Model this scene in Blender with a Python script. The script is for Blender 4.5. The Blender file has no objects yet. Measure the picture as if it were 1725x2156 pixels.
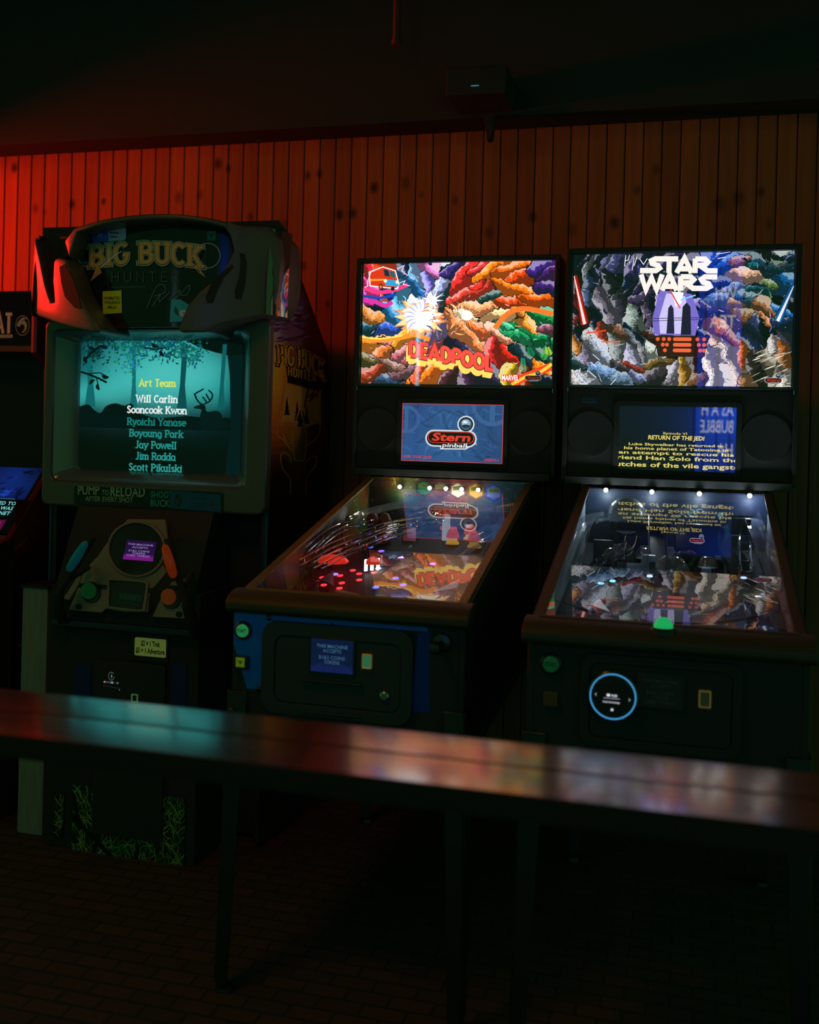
import bpy, bmesh, math, random
from mathutils import Vector, Matrix
D = bpy.data
S = bpy.context.scene
COL = S.collection
random.seed(11)

# ------------------------------------------------------------------ camera
FPX, PPX, PPY, IW, IH = 2162.7, 861.6, 925.5, 1725.0, 2156.0
CAM = Vector((.806, -3.541, 1.279))
AR = Vector((.96447668, .26288571, .02599686))      # camera right
AD = Vector((.0261339, .00297595, -.99965402))      # camera down
AF = Vector((-.26287213, .96482239, -.00399999))    # camera forward
cd = D.cameras.new('camera'); cam = D.objects.new('camera', cd); COL.objects.link(cam)
cd.sensor_fit = 'HORIZONTAL'; cd.sensor_width = 36; cd.lens = 36 * FPX / IW
cd.shift_x = (IW / 2 - PPX) / IW; cd.shift_y = (PPY - IH / 2) / IW
m = Matrix.Identity(4)
for i in range(3):
    m[i][0] = AR[i]; m[i][1] = -AD[i]; m[i][2] = -AF[i]; m[i][3] = CAM[i]
cam.matrix_world = m
cd.clip_start = .05
cd.dof.use_dof = True; cd.dof.focus_distance = 3.35; cd.dof.aperture_fstop = 3.2
S.camera = cam

# ------------------------------------------------------------------ light and exposure
vs = S.view_settings
vs.view_transform = 'Standard'; vs.look = 'None'; vs.exposure = 0; vs.gamma = 1; vs.use_curve_mapping = False
w = D.worlds.new('night'); S.world = w; w.use_nodes = True
bg = w.node_tree.nodes['Background']; bg.inputs[0].default_value = (.026, .135, .046, 1); bg.inputs[1].default_value = 1.0

def point(name, loc, col, power, radius=.05, cls='POINT', **kw):
    l = D.lights.new(name, cls); l.color = col; l.energy = power
    if cls in ('POINT', 'SPOT'): l.shadow_soft_size = radius
    for k, v in kw.items(): setattr(l, k, v)
    o = D.objects.new(name, l); o.location = loc; COL.objects.link(o); return o
point('warm_lamp', (-.75, -2.3, 3.25), (1, .40, .06), 5.5, .40, 'AREA', shape='DISK', size=.8)

try:                                                 # keep the path tracer lean
    S.cycles.max_bounces = 7; S.cycles.diffuse_bounces = 3; S.cycles.glossy_bounces = 4; S.cycles.transparent_max_bounces = 16
    S.cycles.caustics_reflective = False; S.cycles.caustics_refractive = False
except Exception: pass

def lin(c):
    return tuple(((x / 255) / 12.92 if x / 255 <= .04045 else ((x / 255 + .055) / 1.055) ** 2.4) for x in c)

# ------------------------------------------------------------------ helpers
def ray(u, v): return AF + AR * ((u - PPX) / FPX) + AD * ((v - PPY) / FPX)
def at(u, v, y):                                     # the point of the plane y seen at a pixel
    k = ray(u, v); return CAM + k * ((y - CAM.y) / k.y)
def tag(o, label=None, cat=None, group=None, kind=None):
    if label: o['label'] = label
    if cat: o['category'] = cat
    if group: o['group'] = group
    if kind: o['kind'] = kind
    return o
def thing(name, label, cat, loc=(0, 0, 0), rz=0, group=None):
    o = D.objects.new(name, None); COL.objects.link(o); o.location = loc; o.rotation_euler = (0, 0, rz)
    o.empty_display_size = .05
    return tag(o, label, cat, group)
MATS = {}
def mat(name, col=(.05, .05, .05), rough=.5, metal=0., spec=.5, emit=None, es=1., coat=0., coat_r=.1, alpha=None, trans=0., ior=1.45):
    if name in MATS: return MATS[name]
    m = D.materials.new(name); m.use_nodes = True
    b = m.node_tree.nodes['Principled BSDF']
    b.inputs['Base Color'].default_value = (*col, 1); b.inputs['Roughness'].default_value = rough
    b.inputs['Metallic'].default_value = metal; b.inputs['Specular IOR Level'].default_value = spec
    b.inputs['Coat Weight'].default_value = coat; b.inputs['Coat Roughness'].default_value = coat_r
    b.inputs['Transmission Weight'].default_value = trans; b.inputs['IOR'].default_value = ior
    if emit: b.inputs['Emission Color'].default_value = (*emit, 1); b.inputs['Emission Strength'].default_value = es
    MATS[name] = m; return m
def nodes(m): return m.node_tree.nodes, m.node_tree.links
def noise_rough(m, scale=30, lo=.3, hi=.6, bump=0., colvar=0.):
    n, l = nodes(m); b = n['Principled BSDF']
    tc = n.new('ShaderNodeTexCoord'); t = n.new('ShaderNodeTexNoise'); t.inputs['Scale'].default_value = scale; t.inputs['Detail'].default_value = 5
    l.new(tc.outputs['Object'], t.inputs['Vector'])
    r = n.new('ShaderNodeMapRange'); r.inputs[3].default_value = lo; r.inputs[4].default_value = hi
    l.new(t.outputs[0], r.inputs[0]); l.new(r.outputs[0], b.inputs['Roughness'])
    if bump:
        bp = n.new('ShaderNodeBump'); bp.inputs['Strength'].default_value = bump; bp.inputs['Distance'].default_value = .002
        l.new(t.outputs[0], bp.inputs['Height']); l.new(bp.outputs[0], b.inputs['Normal'])
    return m
def print_mat(name, mode='emit', strength=1., rough=.4, coat=0.):
    if name in MATS: return MATS[name]
    m = D.materials.new(name); m.use_nodes = True; n, l = nodes(m); b = n['Principled BSDF']
    a = n.new('ShaderNodeAttribute'); a.attribute_name = 'ink'
    if mode == 'emit':
        b.inputs['Base Color'].default_value = (.015, .015, .015, 1)
        l.new(a.outputs['Color'], b.inputs['Emission Color']); b.inputs['Emission Strength'].default_value = strength
        b.inputs['Roughness'].default_value = rough
        b.inputs['Specular IOR Level'].default_value = .0 if not coat else .5
    else:
        l.new(a.outputs['Color'], b.inputs['Base Color']); b.inputs['Roughness'].default_value = rough
        b.inputs['Coat Weight'].default_value = coat; b.inputs['Coat Roughness'].default_value = .08
    MATS[name] = m; return m
def glass_mat(name, tint=(1, 1, 1), gain=1.6, rough=0., ior=1.5, absorb=1., haze=0.):
    if name in MATS: return MATS[name]
    m = D.materials.new(name); m.use_nodes = True; n, l = nodes(m); n.remove(n['Principled BSDF'])
    out = n['Material Output']; tr = n.new('ShaderNodeBsdfTransparent'); tr.inputs[0].default_value = (*[t * absorb for t in tint], 1)
    gl = n.new('ShaderNodeBsdfGlossy'); gl.inputs['Roughness'].default_value = rough; gl.inputs[0].default_value = (1, 1, 1, 1)
    geo = n.new('ShaderNodeNewGeometry'); dt = n.new('ShaderNodeVectorMath'); dt.operation = 'DOT_PRODUCT'; l.new(geo.outputs['Incoming'], dt.inputs[0]); l.new(geo.outputs['Normal'], dt.inputs[1])
    def mth(op, a, b=None):
        q = n.new('ShaderNodeMath'); q.operation = op
        for i, v in ((0, a), (1, b)):
            if v is None: continue
            if isinstance(v, (int, float)): q.inputs[i].default_value = v
            else: l.new(v, q.inputs[i])
        return q.outputs[0]
    f0 = ((ior - 1) / (ior + 1)) ** 2
    sch = mth('ADD', mth('MULTIPLY', mth('POWER', mth('SUBTRACT', 1, mth('ABSOLUTE', dt.outputs['Value'])), 5), 1 - f0), f0)
    mu = n.new('ShaderNodeMath'); mu.operation = 'MULTIPLY'; mu.use_clamp = True; mu.inputs[1].default_value = gain
    mx = n.new('ShaderNodeMixShader')
    if haze:                                         # slightly cloudy plastic
        df = n.new('ShaderNodeBsdfDiffuse'); df.inputs[0].default_value = (*tint, 1); m0 = n.new('ShaderNodeMixShader'); m0.inputs[0].default_value = haze
        l.new(tr.outputs[0], m0.inputs[1]); l.new(df.outputs[0], m0.inputs[2]); tr = m0
    l.new(mth('MULTIPLY', sch, mth('SUBTRACT', 1, geo.outputs['Backfacing'])), mu.inputs[0]); l.new(mu.outputs[0], mx.inputs[0]); l.new(tr.outputs[0], mx.inputs[1]); l.new(gl.outputs[0], mx.inputs[2])
    l.new(mx.outputs[0], out.inputs[0]); MATS[name] = m; return m

class MB:                                            # collects shapes, becomes ONE mesh object
    def __init__(s, base=(0, 0, 0)): s.b = bmesh.new(); s.base = Vector(base)
    def P(s, p): return Vector(p) - s.base
    def face(s, pts):
        return s.b.faces.new([s.b.verts.new(s.P(p)) for p in pts])
    def box(s, a, b):
        (x0, y0, z0), (x1, y1, z1) = a, b
        v = [s.b.verts.new(s.P(p)) for p in ((x0, y0, z0), (x1, y0, z0), (x1, y1, z0), (x0, y1, z0), (x0, y0, z1), (x1, y0, z1), (x1, y1, z1), (x0, y1, z1))]
        for f in ((3, 2, 1, 0), (4, 5, 6, 7), (0, 1, 5, 4), (1, 2, 6, 5), (2, 3, 7, 6), (3, 0, 4, 7)): s.b.faces.new([v[i] for i in f])
        return s
    def prism(s, pts, vec):                          # a planar outline pushed along vec
        vec = Vector(vec); A = [s.b.verts.new(s.P(p)) for p in pts]; B = [s.b.verts.new(s.P(Vector(p) + vec)) for p in pts]
        n = len(pts); s.b.faces.new(A[::-1]); s.b.faces.new(B)
        for i in range(n): s.b.faces.new((A[i], A[(i + 1) % n], B[(i + 1) % n], B[i]))
        return s
    def ringprism(s, outer, inner, vec):             # frame: outlines with the same vertex count
        vec = Vector(vec); n = len(outer); V = s.b.verts.new
        A = [V(s.P(p)) for p in outer]; B = [V(s.P(p)) for p in inner]
        C = [V(s.P(Vector(p) + vec)) for p in outer]; E = [V(s.P(Vector(p) + vec)) for p in inner]
        for i in range(n):
            j = (i + 1) % n
            for q in ((A[i], A[j], B[j], B[i]), (C[j], C[i], E[i], E[j]), (A[j], A[i], C[i], C[j]), (B[i], B[j], E[j], E[i])): s.b.faces.new(q)
        return s
    def cyl(s, p, axis, r, h, seg=20, r2=None):
        return s.lathe(p, axis, [(0, 0), (r, 0), (r if r2 is None else r2, h), (0, h)], seg)
    def lathe(s, p, axis, prof, seg=20):             # prof: (radius, height) along axis
        ax = Vector(axis).normalized(); p = Vector(p)
        u = ax.orthogonal().normalized(); w = ax.cross(u)
        rows = []
        for r, h in prof:
            c = p + ax * h
            if r < 1e-7: rows.append([s.b.verts.new(s.P(c))])
            else: rows.append([s.b.verts.new(s.P(c + (u * math.cos(2 * math.pi * i / seg) + w * math.sin(2 * math.pi * i / seg)) * r)) for i in range(seg)])
        for a, b in zip(rows, rows[1:]):
            for i in range(seg):
                j = (i + 1) % seg
                if len(a) == 1 and len(b) == 1: continue
                if len(a) == 1: s.b.faces.new((a[0], b[j], b[i]))
                elif len(b) == 1: s.b.faces.new((a[i], a[j], b[0]))
                else: s.b.faces.new((a[i], a[j], b[j], b[i]))
        return s
    def sphere(s, p, r, axis=(0, 0, 1), seg=24, rows=12, a0=-90, a1=90):
        pr = []
        for i in range(rows + 1):
            t = math.radians(a0 + (a1 - a0) * i / rows); pr.append((max(0, r * math.cos(t)), r * math.sin(t)))
        return s.lathe(p, axis, pr, seg)
    def tube(s, pts, r, seg=8, cap=True):
        pts = [Vector(p) for p in pts]; rows = []; u = None
        for i, p in enumerate(pts):
            t = (pts[min(i + 1, len(pts) - 1)] - pts[max(i - 1, 0)])
            if t.length < 1e-9: t = Vector((0, 0, 1))
            t.normalize()
            u = (t.orthogonal() if u is None else (u - t * u.dot(t))).normalized(); w = t.cross(u)
            rr = r[i] if isinstance(r, (list, tuple)) else r
            rows.append([s.b.verts.new(s.P(p + (u * math.cos(2 * math.pi * k / seg) + w * math.sin(2 * math.pi * k / seg)) * rr)) for k in range(seg)])
        for a, b in zip(rows, rows[1:]):
            for k in range(seg): s.b.faces.new((a[k], a[(k + 1) % seg], b[(k + 1) % seg], b[k]))
        if cap: s.b.faces.new(rows[0][::-1]); s.b.faces.new(rows[-1])
        return s
    def build(s, name, mt, parent=None, bevel=0., seg=2, smooth=True, ang=35, label=None, kind=None):
        bm = s.b
        bmesh.ops.recalc_face_normals(bm, faces=bm.faces)
        if bevel:
            ed = [e for e in bm.edges if len(e.link_faces) == 2 and e.calc_face_angle(0) > math.radians(30)]
            bmesh.ops.bevel(bm, geom=ed, offset=bevel, segments=seg, profile=.5, affect='EDGES', clamp_overlap=True)
        me = D.meshes.new(name); bm.to_mesh(me); bm.free()
        if smooth:
            for p in me.polygons: p.use_smooth = True
            me.set_sharp_from_angle(angle=math.radians(ang))
        if mt: me.materials.append(mt)
        o = D.objects.new(name, me); COL.objects.link(o); o.parent = parent
        if bevel and smooth:
            wn = o.modifiers.new('normals', 'WEIGHTED_NORMAL'); wn.keep_sharp = True
        if label: o['label'] = label
        if kind: o['kind'] = kind
        return o
def copy_tree(o, parent=None):
    c = o.copy(); COL.objects.link(c); c.parent = parent
    for ch in o.children: copy_tree(ch, c)
    return c
def rrect(x0, z0, x1, z1, r, seg=5, y=0.):           # rounded rectangle in the xz plane
    o = []
    for cx, cz, a in ((x1 - r, z1 - r, 0), (x0 + r, z1 - r, 90), (x0 + r, z0 + r, 180), (x1 - r, z0 + r, 270)):
        for i in range(seg + 1):
            t = math.radians(a + 90 * i / seg); o.append((cx + r * math.cos(t), y, cz + r * math.sin(t)))
    return o
def spline(pts, n=6, closed=False):
    P = [Vector((*p, 0)) if len(p) == 2 else Vector(p) for p in pts]; N = len(P); out = []
    for i in range(N if closed else N - 1):
        g = (lambda k: P[k % N]) if closed else (lambda k: P[min(max(k, 0), N - 1)])
        a, b, c, d = g(i - 1), g(i), g(i + 1), g(i + 2)
        for k in range(n):
            t = k / n; out.append(.5 * ((2 * b) + (c - a) * t + (2 * a - 5 * b + 4 * c - d) * t * t + (3 * b - a - 3 * c + d) * t ** 3))
    if not closed: out.append(P[-1])
    return out

# ------------------------------------------------------------------ lettering
def arc(cx, cy, rx, ry, a0, a1, n=14):
    return [(cx + rx * math.cos(math.radians(a0 + (a1 - a0) * i / n)), cy + ry * math.sin(math.radians(a0 + (a1 - a0) * i / n))) for i in range(n + 1)]
O_ = lambda cx=.3, rx=.27: arc(cx, .33, rx, .33, 90, 450, 20)
GL = {  # glyph: (advance, [(polyline, serif at start, serif at end)])
 'a': (.66, [(arc(.28, .33, .25, .33, 30, 330, 16), 0, 0), ([(.53, .66), (.53, 0)], 0, 1)]),
 'b': (.66, [([(.1, 1), (.1, 0)], 1, 0), (arc(.35, .33, .25, .33, 150, -150, 16), 0, 0)]),
 'c': (.58, [(arc(.31, .33, .26, .33, 45, 315, 16), 0, 0)]),
 'd': (.68, [(arc(.28, .33, .25, .33, 30, 330, 16), 0, 0), ([(.54, 1), (.54, 0)], 1, 1)]),
 'e': (.6, [([(.06, .36), (.55, .36)] + arc(.3, .33, .26, .33, 5, 315, 16), 0, 0)]),
 'g': (.66, [(arc(.28, .33, .25, .33, 30, 330, 16), 0, 0), ([(.53, .66), (.53, -.05)] + arc(.3, -.05, .23, .2, 0, -150, 8), 0, 0)]),
 'h': (.7, [([(.1, 1), (.1, 0)], 1, 1), (arc(.34, .4, .22, .26, 170, 0, 8) + [(.56, 0)], 0, 1)]),
 'i': (.34, [([(.16, .66), (.16, 0)], 1, 1), ([(.16, .84), (.16, .96)], 0, 0)]),
 'k': (.68, [([(.1, 1), (.1, 0)], 1, 1), ([(.54, .66), (.12, .26)], 1, 0), ([(.28, .42), (.58, 0)], 0, 1)]),
 'l': (.34, [([(.16, 1), (.16, 0)], 1, 1)]),
 'm': (1.0, [([(.1, .66), (.1, 0)], 1, 1), (arc(.3, .42, .19, .24, 170, 0, 8) + [(.49, 0)], 0, 1), (arc(.69, .42, .19, .24, 170, 0, 8) + [(.88, 0)], 0, 1)]),
 'n': (.7, [([(.1, .66), (.1, 0)], 1, 1), (arc(.34, .4, .22, .26, 170, 0, 8) + [(.56, 0)], 0, 1)]),
 'o': (.62, [(O_(), 0, 0)]),
 'r': (.54, [([(.12, .66), (.12, 0)], 1, 1), (arc(.33, .4, .2, .26, 165, 40, 8), 0, 0)]),
 's': (.54, [(spline([(.46, .56), (.27, .66), (.09, .52), (.27, .35), (.45, .17), (.26, 0), (.07, .11)]), 0, 0)]),
 't': (.46, [([(.2, .9), (.2, .12)] + arc(.34, .13, .14, .13, 180, 290, 6), 0, 0), ([(.04, .64), (.42, .64)], 0, 0)]),
 'u': (.7, [([(.12, .66), (.12, .25)] + arc(.33, .25, .21, .25, 180, 360, 8) + [(.54, .66)], 1, 1), ([(.54, .3), (.54, 0)], 0, 1)]),
 'w': (.95, [([(.05, .66), (.24, 0), (.45, .6), (.66, 0), (.87, .66)], 1, 1)]),
 'y': (.66, [([(.06, .66), (.32, 0)], 1, 0), ([(.58, .66), (.32, 0), (.2, -.25), (.06, -.25)], 1, 0)]),
 'A': (.84, [([(.06, 0), (.4, 1), (.74, 0)], 1, 1), ([(.18, .33), (.62, .33)], 0, 0)]),
 'B': (.74, [([(.12, 1), (.12, 0)], 1, 1), ([(.12, 1), (.38, 1)] + arc(.38, .76, .22, .24, 90, -90, 8) + [(.12, .52)], 0, 0), ([(.38, .52)] + arc(.38, .26, .27, .26, 90, -90, 8) + [(.12, 0)], 0, 0)]),
 'C': (.76, [(arc(.4, .5, .33, .5, 42, 318, 18), 0, 0)]),
 'D': (.78, [([(.12, 1), (.12, 0)], 1, 1), ([(.12, 1), (.32, 1)] + arc(.32, .5, .36, .5, 90, -90, 12) + [(.12, 0)], 0, 0)]),
 'E': (.68, [([(.6, 1), (.12, 1), (.12, 0), (.6, 0)], 0, 0), ([(.12, .5), (.5, .5)], 0, 0)]),
 'G': (.8, [(arc(.4, .5, .33, .5, 42, 330, 18) + [(.7, .42), (.46, .42)], 0, 0)]),
 'H': (.8, [([(.12, 1), (.12, 0)], 1, 1), ([(.66, 1), (.66, 0)], 1, 1), ([(.12, .5), (.66, .5)], 0, 0)]),
 'I': (.36, [([(.17, 1), (.17, 0)], 1, 1)]),
 'J': (.56, [([(.38, 1), (.38, .2)] + arc(.2, .2, .18, .2, 0, -150, 8), 1, 0)]),
 'K': (.8, [([(.12, 1), (.12, 0)], 1, 1), ([(.64, 1), (.14, .4)], 1, 0), ([(.3, .58), (.7, 0)], 0, 1)]),
 'L': (.62, [([(.12, 1), (.12, 0), (.56, 0)], 1, 0)]),
 'M': (.98, [([(.1, 0), (.16, 1), (.46, .2), (.76, 1), (.84, 0)], 1, 1)]),
 'N': (.84, [([(.12, 0), (.12, 1), (.68, 0), (.68, 1)], 1, 1)]),
 'O': (.84, [(arc(.41, .5, .34, .5, 90, 450, 24), 0, 0)]),
 'P': (.72, [([(.12, 1), (.12, 0)], 1, 1), ([(.12, 1), (.38, 1)] + arc(.38, .73, .24, .27, 90, -90, 8) + [(.12, .46)], 0, 0)]),
 'R': (.78, [([(.12, 1), (.12, 0)], 1, 1), ([(.12, 1), (.38, 1)] + arc(.38, .74, .23, .26, 90, -90, 8) + [(.12, .48)], 0, 0), ([(.36, .48), (.68, 0)], 0, 1)]),
 'S': (.66, [(spline([(.56, .85), (.34, 1), (.12, .78), (.33, .53), (.56, .25), (.32, 0), (.08, .17)]), 0, 0)]),
 'T': (.72, [([(.04, 1), (.66, 1)], 0, 0), ([(.35, 1), (.35, 0)], 0, 1)]),
 'U': (.8, [([(.12, 1), (.12, .3)] + arc(.39, .3, .27, .3, 180, 360, 10) + [(.66, 1)], 1, 1)]),
 'V': (.8, [([(.06, 1), (.38, 0), (.7, 1)], 1, 1)]),
 'W': (1.1, [([(.05, 1), (.28, 0), (.52, .85), (.76, 0), (1.0, 1)], 1, 1)]),
 'Y': (.76, [([(.04, 1), (.35, .48), (.66, 1)], 1, 1), ([(.35, .48), (.35, 0)], 0, 1)]),
 ' ': (.36, []), '.': (.25, [([(.1, 0), (.1, .1)], 0, 0)]),
}
def stroke_poly(pl, wd):                             # ribbon along a polyline with mitred joints
    n = len(pl); L = []; R = []
    for i, p in enumerate(pl):
        p = Vector((p[0], p[1])); a = Vector(pl[max(i - 1, 0)][:2]); b = Vector(pl[min(i + 1, n - 1)][:2])
        t0 = (p - a); t1 = (b - p)
        if i == 0: t0 = t1
        if i == n - 1: t1 = t0
        if t0.length < 1e-9: t0 = t1
        if t1.length < 1e-9: t1 = t0
        t0.normalize(); t1.normalize(); t = t0 + t1
        if t.length < 1e-6: t = t0
        t.normalize(); nn = Vector((-t.y, t.x)); k = max(.45, nn.dot(Vector((-t0.y, t0.x))))
        L.append(p + nn * (wd / 2 / k)); R.append(p - nn * (wd / 2 / k))
    return [(L[i], L[i + 1], R[i + 1], R[i]) for i in range(n - 1)]
def glyph_quads(txt, wd=.16, slab=0., sx=1., track=0.):
    out = []; x = 0
    for ch in txt:
        adv, sts = GL.get(ch, GL[' '])
        for pl, s0, s1 in sts:
            pl2 = [(x + p[0] * sx, p[1]) for p in pl]
            if len(pl2) == 2 or True: out += stroke_poly(pl2, wd)
            for fl, q in ((s0, pl2[0]), (s1, pl2[-1])):
                if fl and slab: out.append(tuple(Vector(v) for v in ((q[0] - slab / 2, q[1] - wd * .42), (q[0] + slab / 2, q[1] - wd * .42), (q[0] + slab / 2, q[1] + wd * .42), (q[0] - slab / 2, q[1] + wd * .42))))
        x += adv * sx + track
    return out, x
_fc = {}
def sans(txt, spacing=1., bold=0.):                  # the built-in typeface as triangles, cap height about .7
    key = (txt, spacing, bold)
    if key in _fc: return _fc[key]
    c = D.curves.new('type', 'FONT'); c.body = txt; c.size = 1; c.space_character = spacing; c.offset = bold; c.resolution_u = 2
    o = D.objects.new('type', c); COL.objects.link(o)
    dg = bpy.context.evaluated_depsgraph_get(); me = D.meshes.new_from_object(o.evaluated_get(dg))
    V = [(v.co.x, v.co.y) for v in me.vertices]; Fs = [tuple(p.vertices) for p in me.polygons]
    D.objects.remove(o); D.curves.remove(c); D.meshes.remove(me)
    xs = [v[0] for v in V] or [0]
    r = ([(v[0] - min(xs), v[1]) for v in V], Fs, max(xs) - min(xs)); _fc[key] = r; return r

class Print:                                         # flat print on a panel: coloured areas, one mesh
    def __init__(s, w, h, tf=None, clip=True):
        s.w, s.h = w, h; s.polys = []; s.boxes = []; s.tf = tf or (lambda x, y: (x, y)); s.clip = clip; s.grids = []
    def lay(s, bb):
        k = 1
        for b, l in s.boxes:
            if l >= k and bb[0] < b[2] and b[0] < bb[2] and bb[1] < b[3] and b[1] < bb[3]: k = l + 1
        return k
    def add(s, facelist, col):                       # faces that share one layer
        F = []
        for f in facelist:
            q = [s.tf(p[0], p[1]) for p in f]
            if s.clip: q = [(min(max(x, 0), s.w), min(max(y, 0), s.h)) for x, y in q]
            F.append(q)
        if not F: return
        xs = [p[0] for q in F for p in q]; ys = [p[1] for q in F for p in q]
        bb = (min(xs), min(ys), max(xs), max(ys))
        if bb[2] - bb[0] < 1e-6 or bb[3] - bb[1] < 1e-6: return
        k = s.lay(bb); s.boxes.append((bb, k))
        s.polys.append((F, lin(col), k))
    def poly(s, pts, col): s.add([pts], col)
    def line(s, pts, wd, col): s.add(stroke_poly(pts, wd), col)
    def disc(s, x, y, rx, ry, col, n=24, rot=0):
        c, sn = math.cos(rot), math.sin(rot)
        s.add([[(x + c * rx * math.cos(2 * math.pi * i / n) - sn * ry * math.sin(2 * math.pi * i / n), y + sn * rx * math.cos(2 * math.pi * i / n) + c * ry * math.sin(2 * math.pi * i / n)) for i in range(n)]], col)
    def slabtext(s, txt, x, y, size, col, wd=.17, slab=.3, anchor='c', sx=1., up=1, track=.06, map=None):
        q, wdt = glyph_quads(txt, wd, slab, sx, track); x0 = x - (wdt * size / 2 if anchor == 'c' else 0)
        mp = map or (lambda u, v: (u, v))
        s.add([[mp(x0 + p[0] * size, y + up * p[1] * size) for p in f] for f in q], col)
    def text(s, txt, x, y, size, col, anchor='c', up=1, shear=0., spacing=1., bold=0., width=None, map=None):
        V, Fs, wd = sans(txt, spacing, bold); k = size if width is None else width / max(wd, 1e-6)
        x0 = x - (wd * k / 2 if anchor == 'c' else (wd * k if anchor == 'r' else 0)); mp = map or (lambda u, v: (u, v))
        W = [mp(x0 + a * k + shear * b * size, y + up * b * size) for a, b in V]
        s.add([[W[i] for i in f] for f in Fs], col)
    def field(s, pts, nx=60, ny=38):                 # soft coloured ground blended from (x, y, spread, colour)
        G = []
        inv = s.inv
        for j in range(ny + 1):
            for i in range(nx + 1):
                X, Y = inv(i / nx * s.w, j / ny * s.h); G.append(s.colour(pts, X, Y))
        s.grids.append((nx, ny, G))
    @staticmethod
    def colour(pts, X, Y, power=1.):
        a = [0, 0, 0]; wt = 1e-9
        for x, y, sg, c in pts:
            d = ((X - x) ** 2 + (Y - y) ** 2) / (2 * sg * sg)
            if d > 12: continue
            e = math.exp(-d); wt += e
            for k in range(3): a[k] += e * c[k]
        return tuple(v / wt for v in a)
    def build(s, name, mt, parent, org, ux, uy, eps=2.5e-5, label=None, base=(0, 0, 0)):
        org, ux, uy = Vector(org) - Vector(base), Vector(ux), Vector(uy); nn = ux.cross(uy).normalized()
        V = []; Fs = []; C = []
        for nx, ny, G in s.grids:
            b0 = len(V)
            for j in range(ny + 1):
                for i in range(nx + 1): V.append(org + ux * (i / nx * s.w) + uy * (j / ny * s.h))
            for j in range(ny):
                for i in range(nx):
                    q = [j * (nx + 1) + i, j * (nx + 1) + i + 1, (j + 1) * (nx + 1) + i + 1, (j + 1) * (nx + 1) + i]
                    Fs.append([b0 + k for k in q]); C += [lin(G[k]) for k in q]
        for F, c, k in s.polys:
            for q in F:
                b0 = len(V); ar = sum(q[i][0] * q[(i + 1) % len(q)][1] - q[(i + 1) % len(q)][0] * q[i][1] for i in range(len(q)))
                if ar < 0: q = q[::-1]
                V += [org + ux * x + uy * y + nn * (eps * k) for x, y in q]
                Fs.append(list(range(b0, b0 + len(q)))); C += [c] * len(q)
        me = D.meshes.new(name); me.from_pydata(V, [], Fs)
        at_ = me.color_attributes.new('ink', 'FLOAT_COLOR', 'CORNER')
        buf = []
        for c in C: buf += [max(0, c[0]), max(0, c[1]), max(0, c[2]), 1.]
        at_.data.foreach_set('color', buf)
        me.materials.append(mt); o = D.objects.new(name, me); COL.objects.link(o); o.parent = parent
        if label: o['label'] = label
        return o
def lens(x, y, L, wd, ang, bend=.15, n=5):           # one leaf-shaped brush mark
    c, sn = math.cos(ang), math.sin(ang); top = []; bot = []
    for i in range(n + 1):
        t = i / n; u = (t - .5) * L; h = math.sin(math.pi * t) * wd / 2; b = bend * L * (1 - (2 * t - 1) ** 2)
        top.append((x + c * u - sn * (b + h), y + sn * u + c * (b + h)))
        if 0 < i < n: bot.append((x + c * u - sn * (b - h), y + sn * u + c * (b - h)))
    return top + bot[::-1]
def paint(pr, pts, n, L, wd, seed=1, ang=None, contrast=.55, box=None, ink=.15, white=.1):
    R = random.Random(seed); xs = [p[0] for p in pts]; ys = [p[1] for p in pts]
    box = box or (min(xs) - 40, min(ys) - 40, max(xs) + 40, max(ys) + 40)
    for i in range(n):
        X = R.uniform(box[0], box[2]); Y = R.uniform(box[1], box[3]); c = Print.colour(pts, X, Y)
        q = min(pts, key=lambda p: (p[0] - X) ** 2 + (p[1] - Y) ** 2); c = tuple(.35 * a + .65 * b for a, b in zip(c, q[3]))
        a = (ang(X, Y) if ang else 2.2 * math.sin(X * .006 + 1) + 1.7 * math.cos(Y * .007)) + R.gauss(0, .35)
        u = R.random()
        if u < ink: k = R.uniform(.1, .35); c = tuple(v * k for v in c)
        elif u < ink + white: c = tuple(v + (255 - v) * R.uniform(.45, .85) for v in c)
        else: k = 1 + contrast * R.uniform(-1, 1); c = tuple(min(255, v * k) for v in c)
        s = R.uniform(.4, 1.) ** 1.5 * (.5 if u < ink + white else 1)
        pr.poly(lens(X, Y, L * s * R.uniform(.8, 1.6), wd * s, a, R.uniform(-.2, .2)), c)

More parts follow.
